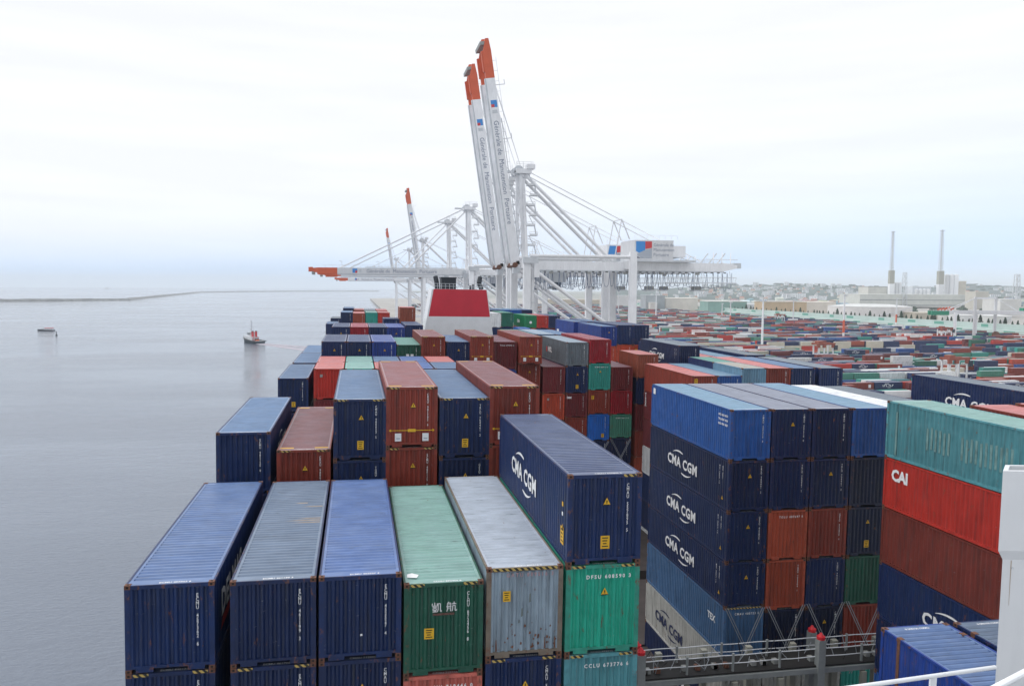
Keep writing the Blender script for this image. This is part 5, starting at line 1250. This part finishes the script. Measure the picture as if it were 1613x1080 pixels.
for px in sorted([rnd4.uniform(1090, 1360) for _ in range(185)]+[rnd4.uniform(1020, 1110) for _ in range(25)]+[rnd4.uniform(1360, 1640) for _ in range(60)]):
    t_ = rnd4.random()**1.1*.93; q = hillpt(px, t_); me, nm = rnd4.choice(hm_)
    o = link('house', me, None, None, tuple(q)); o.rotation_euler.z = -YAW+rnd4.uniform(-.9, .9); s_ = rnd4.uniform(.55, 1.05); o.scale = (s_*rnd4.uniform(.8, 1.8), s_, s_)
    hcnt[nm] = hcnt.get(nm, 0)+1; tag(o, f'{nm}, {nth(hcnt[nm])} from left in the far hillside town', 'house', 'houses of the hillside town')
# clumps of trees on the hill
def clump_mesh(seed):
    r_ = random.Random(seed); b = MB(); b.tube((0, 0, -3), (0, 0, 5), .8, M['bark'], 5, caps=False)
    for k in range(420):
        a = r_.uniform(0, 2*PI); e_ = r_.uniform(-.3, 1); R_ = 11*(r_.random()**.4)*(1+.25*math.sin(3*a+seed)); c0 = Vector((R_*math.cos(a)*math.cos(e_), R_*math.sin(a)*math.cos(e_), 4+8*math.sin(e_)*r_.random()**.3)); u_ = Vector((r_.uniform(-1, 1), r_.uniform(-1, 1), r_.uniform(-.5, 1))).normalized()*1.5; v_ = u_.orthogonal().normalized()*1.2
        b.poly([c0-u_-v_, c0+u_-v_, c0+u_+v_, c0-u_+v_], M['leaf'])
    return b.mesh('tree')
TM = [clump_mesh(k) for k in range(3)]
for k, px in enumerate(sorted(rnd4.uniform(1080, 1650) for _ in range(120))):
    t_ = rnd4.random()**.35; q = hillpt(px, t_); o = link('tree', rnd4.choice(TM), None, None, tuple(q)); s_ = rnd4.uniform(.6, 1.2); o.scale = (s_*2.0, s_, s_*.8); o.rotation_euler.z = rnd4.uniform(0, 6)
    tag(o, f'dark round tree, {nth(k+1)} from left on the distant hillside', 'tree', 'trees on the hillside')

for k, px in enumerate(sorted(rnd4.uniform(1000, 1640) for _ in range(46))):
    D = rnd4.uniform(1500, 2600); q = at(px, 456, D); o = link('tree', rnd4.choice(TM), None, None, (q.x, q.y, 5)); s_ = rnd4.uniform(.45, .8); o.scale = (s_*1.6, s_, s_*.9); o.rotation_euler.z = rnd4.uniform(0, 6)
    tag(o, f'dark leafy tree, {nth(k+1)} from left among the sheds behind the yard', 'tree', 'trees among the sheds')
# ------------------------------------------------------------------ water: breakwater, boats
b = MB(); pts = []
for px, py in ((-160, 477), (0, 475), (110, 474), (200, 473), (255, 467), (318, 460.5), (420, 459.3), (520, 459.0), (600, 458.8)):
    pts.append(ground(px, py, 0))
rb = random.Random(2); prev = None; cl_ = []
for p0, p1 in zip(pts, pts[1:]):
    n = max(2, int((p1-p0).length/22)); cl_ += [p0.lerp(p1, k/n) for k in range(n)]
for i, q in enumerate(cl_[:-1]):
    d = (cl_[i+1]-q).normalized(); nn = Vector((-d.y, d.x, 0)); h_ = rb.uniform(6.6, 8.4); prof = [(-12, -1), (-7+rb.uniform(-1, 1), h_*.6+rb.uniform(-.5, .5)), (-3, h_), (3, h_*.97), (8+rb.uniform(-1, 1), h_*.5), (13, -1)]
    ring_ = [q+nn*a+Vector((0, 0, z)) for a, z in prof]
    if prev:
        for k in range(5): b.poly([prev[k], ring_[k], ring_[k+1], prev[k+1]], M['rock'])
    prev = ring_
o = b.build('breakwater'); o['kind'] = 'structure'
r = thing('beacon', 'small white beacon standing at the bend of the breakwater', 'beacon', ground(318, 460, 0)+Vector((0, 0, 4)))
b = MB(); b.tube((0, 0, 0), (0, 0, 14), 1.2, M['shipw'], 10, r2=.7); b.build('tower', r); b = MB(); b.tube((0, 0, 14), (0, 0, 17), 1.3, M['capred'], 10, r2=.3); b.build('lantern', r)

def hullmesh(L, Wd, H0, H1, m, name, parent, n=12, bow=.45):
    b = MB(); rings = []
    for k in range(n+1):
        t_ = k/n; x = L*t_; wk = Wd/2*(1-max(0, (t_-(1-bow))/bow)**2.2)*(1-.12*max(0, (.15-t_)/.15)); wk = max(wk, .12); sh = H0+(H1-H0)*t_**2
        rings.append([(x, -wk*.75, -.6), (x, -wk, sh*.45), (x+.0, -wk, sh), (x, wk, sh), (x, wk, sh*.45), (x, wk*.75, -.6)])
    for a, c_ in zip(rings, rings[1:]):
        for i in range(5): b.poly([a[i], c_[i], c_[i+1], a[i+1]], m)
    b.poly(rings[0], m); b.poly(rings[-1][::-1], m)
    return b.build(name, parent)
def tug():
    P_ = ground(411, 541, 0); r = thing('tugboat', 'tugboat with red funnel and tall mast steaming left past the ship', 'tugboat', P_, math.radians(128)); dk = mat('tug_hull', (.03, .055, .075), rough=.6)
    hullmesh(27, 9.6, 2.0, 5.6, dk, 'hull', r)
    b = MB(); n = 12
    prev = None
    for k in range(n+1):
        t_ = k/n; x = 27*t_; wk = 4.8*(1-max(0, (t_-.55)/.45)**2.2)+.15; z = 2.0+3.6*t_**2
        q = ((x, -wk-.15, z), (x, wk+.15, z))
        if prev: b.tube(prev[0], q[0], .42, M['cable'], 6); b.tube(prev[1], q[1], .42, M['cable'], 6)
        prev = q
    b.build('fender', r)
    b = MB(); b.box((.8, -4, 2.02), (10, 4, 2.15), M['shipg']); b.build('aft_deck', r)
    b = MB(); b.box((15, -3.2, 3.2), (23, 3.2, 6.2), M['shipw']); b.box((9, -3.4, 2.2), (20.5, 3.4, 5.6), M['shipw']); b.box((20.5, -2.4, 2.4), (22.5, 2.4, 5.6), M['shipw']); dh = b.build('deckhouse', r)
    b = MB(); b.box((13, -2.3, 5.6), (18, 2.3, 8.8), M['shipw']); b.box((12.6, -2.6, 8.8), (18.4, 2.6, 9.1), M['shipg']); wh = b.build('wheelhouse', r)
    b = MB()
    for x in (13.3, 14.9, 16.5):
        for s_ in (-1, 1): b.box((x, s_*2.3-.04, 7.2), (x+1.2, s_*2.3+.04, 8.4), M['glass'])
    for y in (-2, -.6, .8): b.box((17.98, y, 7.2), (18.05, y+1.2, 8.4), M['glass'])
    b.build('window', wh)
    for y in (-2.3, 1.1): b = MB(); b.box((9.4, y, 5.6), (11, y+1.2, 10.0), M['capred']); b.box((9.4, y, 10.0), (11, y+1.2, 10.6), M['black']); b.build('funnel', r)
    b = MB(); b.beam((15.4, 0, 9.1), (14.9, 0, 19.5), .6, .6, M['steelg']); b.beam((15, -1.6, 14), (15, 1.6, 14), .2, .2, M['steelg']); b.beam((15, -1.0, 16.5), (15, 1.0, 16.5), .2, .2, M['steelg']); b.beam((13, -1.6, 9.1), (15, 0, 13.5), .2, .2, M['steelg']); b.beam((13, 1.6, 9.1), (15, 0, 13.5), .2, .2, M['steelg']); b.box((14.3, -.8, 12.1), (15.9, .8, 12.5), M['shipw']); b.build('mast', r)
    b = MB(); b.box((5.2, -1.6, 2.1), (7.5, 1.6, 3.4), M['orange']); b.tube((6.3, -1.6, 3.4), (6.3, 1.6, 3.4), .8, M['cable'], 10); b.beam((8, -2.6, 2.1), (8, -2.6, 5.2), .3, .3, M['redp']); b.beam((8, 2.6, 2.1), (8, 2.6, 5.2), .3, .3, M['redp']); b.beam((8, -2.6, 5.2), (8, 2.6, 5.2), .3, .3, M['redp']); b.build('towing_winch', r)
tug()
wk = mat('wake_water', (.42, .38, .43), rough=.75, noise=.25, nscale=.12); b = MB()
n = 26; L0 = ground(409, 541, 0); L1 = ground(560, 556, 0); dd = (L1-L0).normalized(); nn = Vector((-dd.y, dd.x, 0))
for s_ in (-1, 1):
    prev = None
    for k in range(n+1):
        t_ = k/n; q = L0.lerp(L1, t_*1.25); a = q+nn*s_*(1.5+t_*11); c_ = q+nn*s_*(4.5+t_*20); a.z = c_.z = .03
        if prev: b.poly([prev[0], a, c_, prev[1]] if s_ > 0 else [prev[1], c_, a, prev[0]], wk)
        prev = (a, c_)
prev = None
for k in range(n+1):
    t_ = k/n; q = L0.lerp(L1, t_*1.25); a = q-nn*(1.2+1.5*t_); c_ = q+nn*(1.2+1.5*t_); a.z = c_.z = .045
    if prev: b.poly([prev[0], a, c_, prev[1]], wk)
    prev = (a, c_)
o = b.build('wake'); o['kind'] = 'stuff'; tag(o, 'pale wake trailing behind the tugboat', 'wake')
r = thing('motorboat', 'small dark boat with a white and red cabin at the left of the harbour', 'boat', ground(86, 521, 0), math.radians(178)); r.scale = (.82, .82, .9); hullmesh(21, 5, 1.2, 2.2, M['exhaust'], 'hull', r)
b = MB(); b.box((2, -2, 1.2), (11.5, 2, 3.2), M['shipw']); b.build('cabin', r); b = MB(); b.box((1.6, -2.2, 3.2), (12, 2.2, 3.7), M['redp']); b.build('roof', r); b = MB(); b.box((13, -1.2, 1.4), (17, 1.2, 3.0), M['steelg']); b.build('foredeck_gear', r)
r = thing('buoy', 'tiny dark buoy right of the small boat', 'buoy', ground(89, 528.5, 0)); b = MB(); b.tube((0, 0, -.3), (0, 0, 1.2), 1.1, M['exhaust'], 10, r2=.9); b.build('float', r); b = MB(); b.tube((0, 0, 1.2), (0, 0, 3.4), .3, M['exhaust'], 6); b.tube((0, 0, 3.2), (0, 0, 4.0), .6, M['exhaust'], 6); b.build('topmark', r)
P_ = ground(172, 453.6, 0)
if P_.length > 15000: P_ *= 12000/P_.length
P_.z = 0
r = thing('ferry', 'tiny white vessel on the horizon at the far left', 'boat', P_, math.radians(175)); sL = 70; hullmesh(sL, 14, 7, 10, M['shipw'], 'hull', r); b = MB(); b.box((6, -6, 7), (48, 6, 20), M['shipw']); b.build('superstructure', r); b = MB(); b.box((14, -2, 20), (20, 2, 28), M['steelg']); b.build('funnel', r)

# ------------------------------------------------------------------ haze
hz = bpy.data.materials.new('air_haze'); hz.use_nodes = True; t = hz.node_tree; t.nodes.clear()
ou = N(t, 'ShaderNodeOutputMaterial'); pv = N(t, 'ShaderNodeVolumePrincipled'); pv.inputs['Color'].default_value = (.90, .955, 1, 1); pv.inputs['Density'].default_value = .0001
t.links.new(pv.outputs[0], ou.inputs['Volume'])
b = MB(); b.box((-16400, -1200, -6), (16400, 17400, 225), hz); o = b.build('haze'); o['kind'] = 'stuff'; tag(o, 'pale haze lightening the far port and town', 'haze')
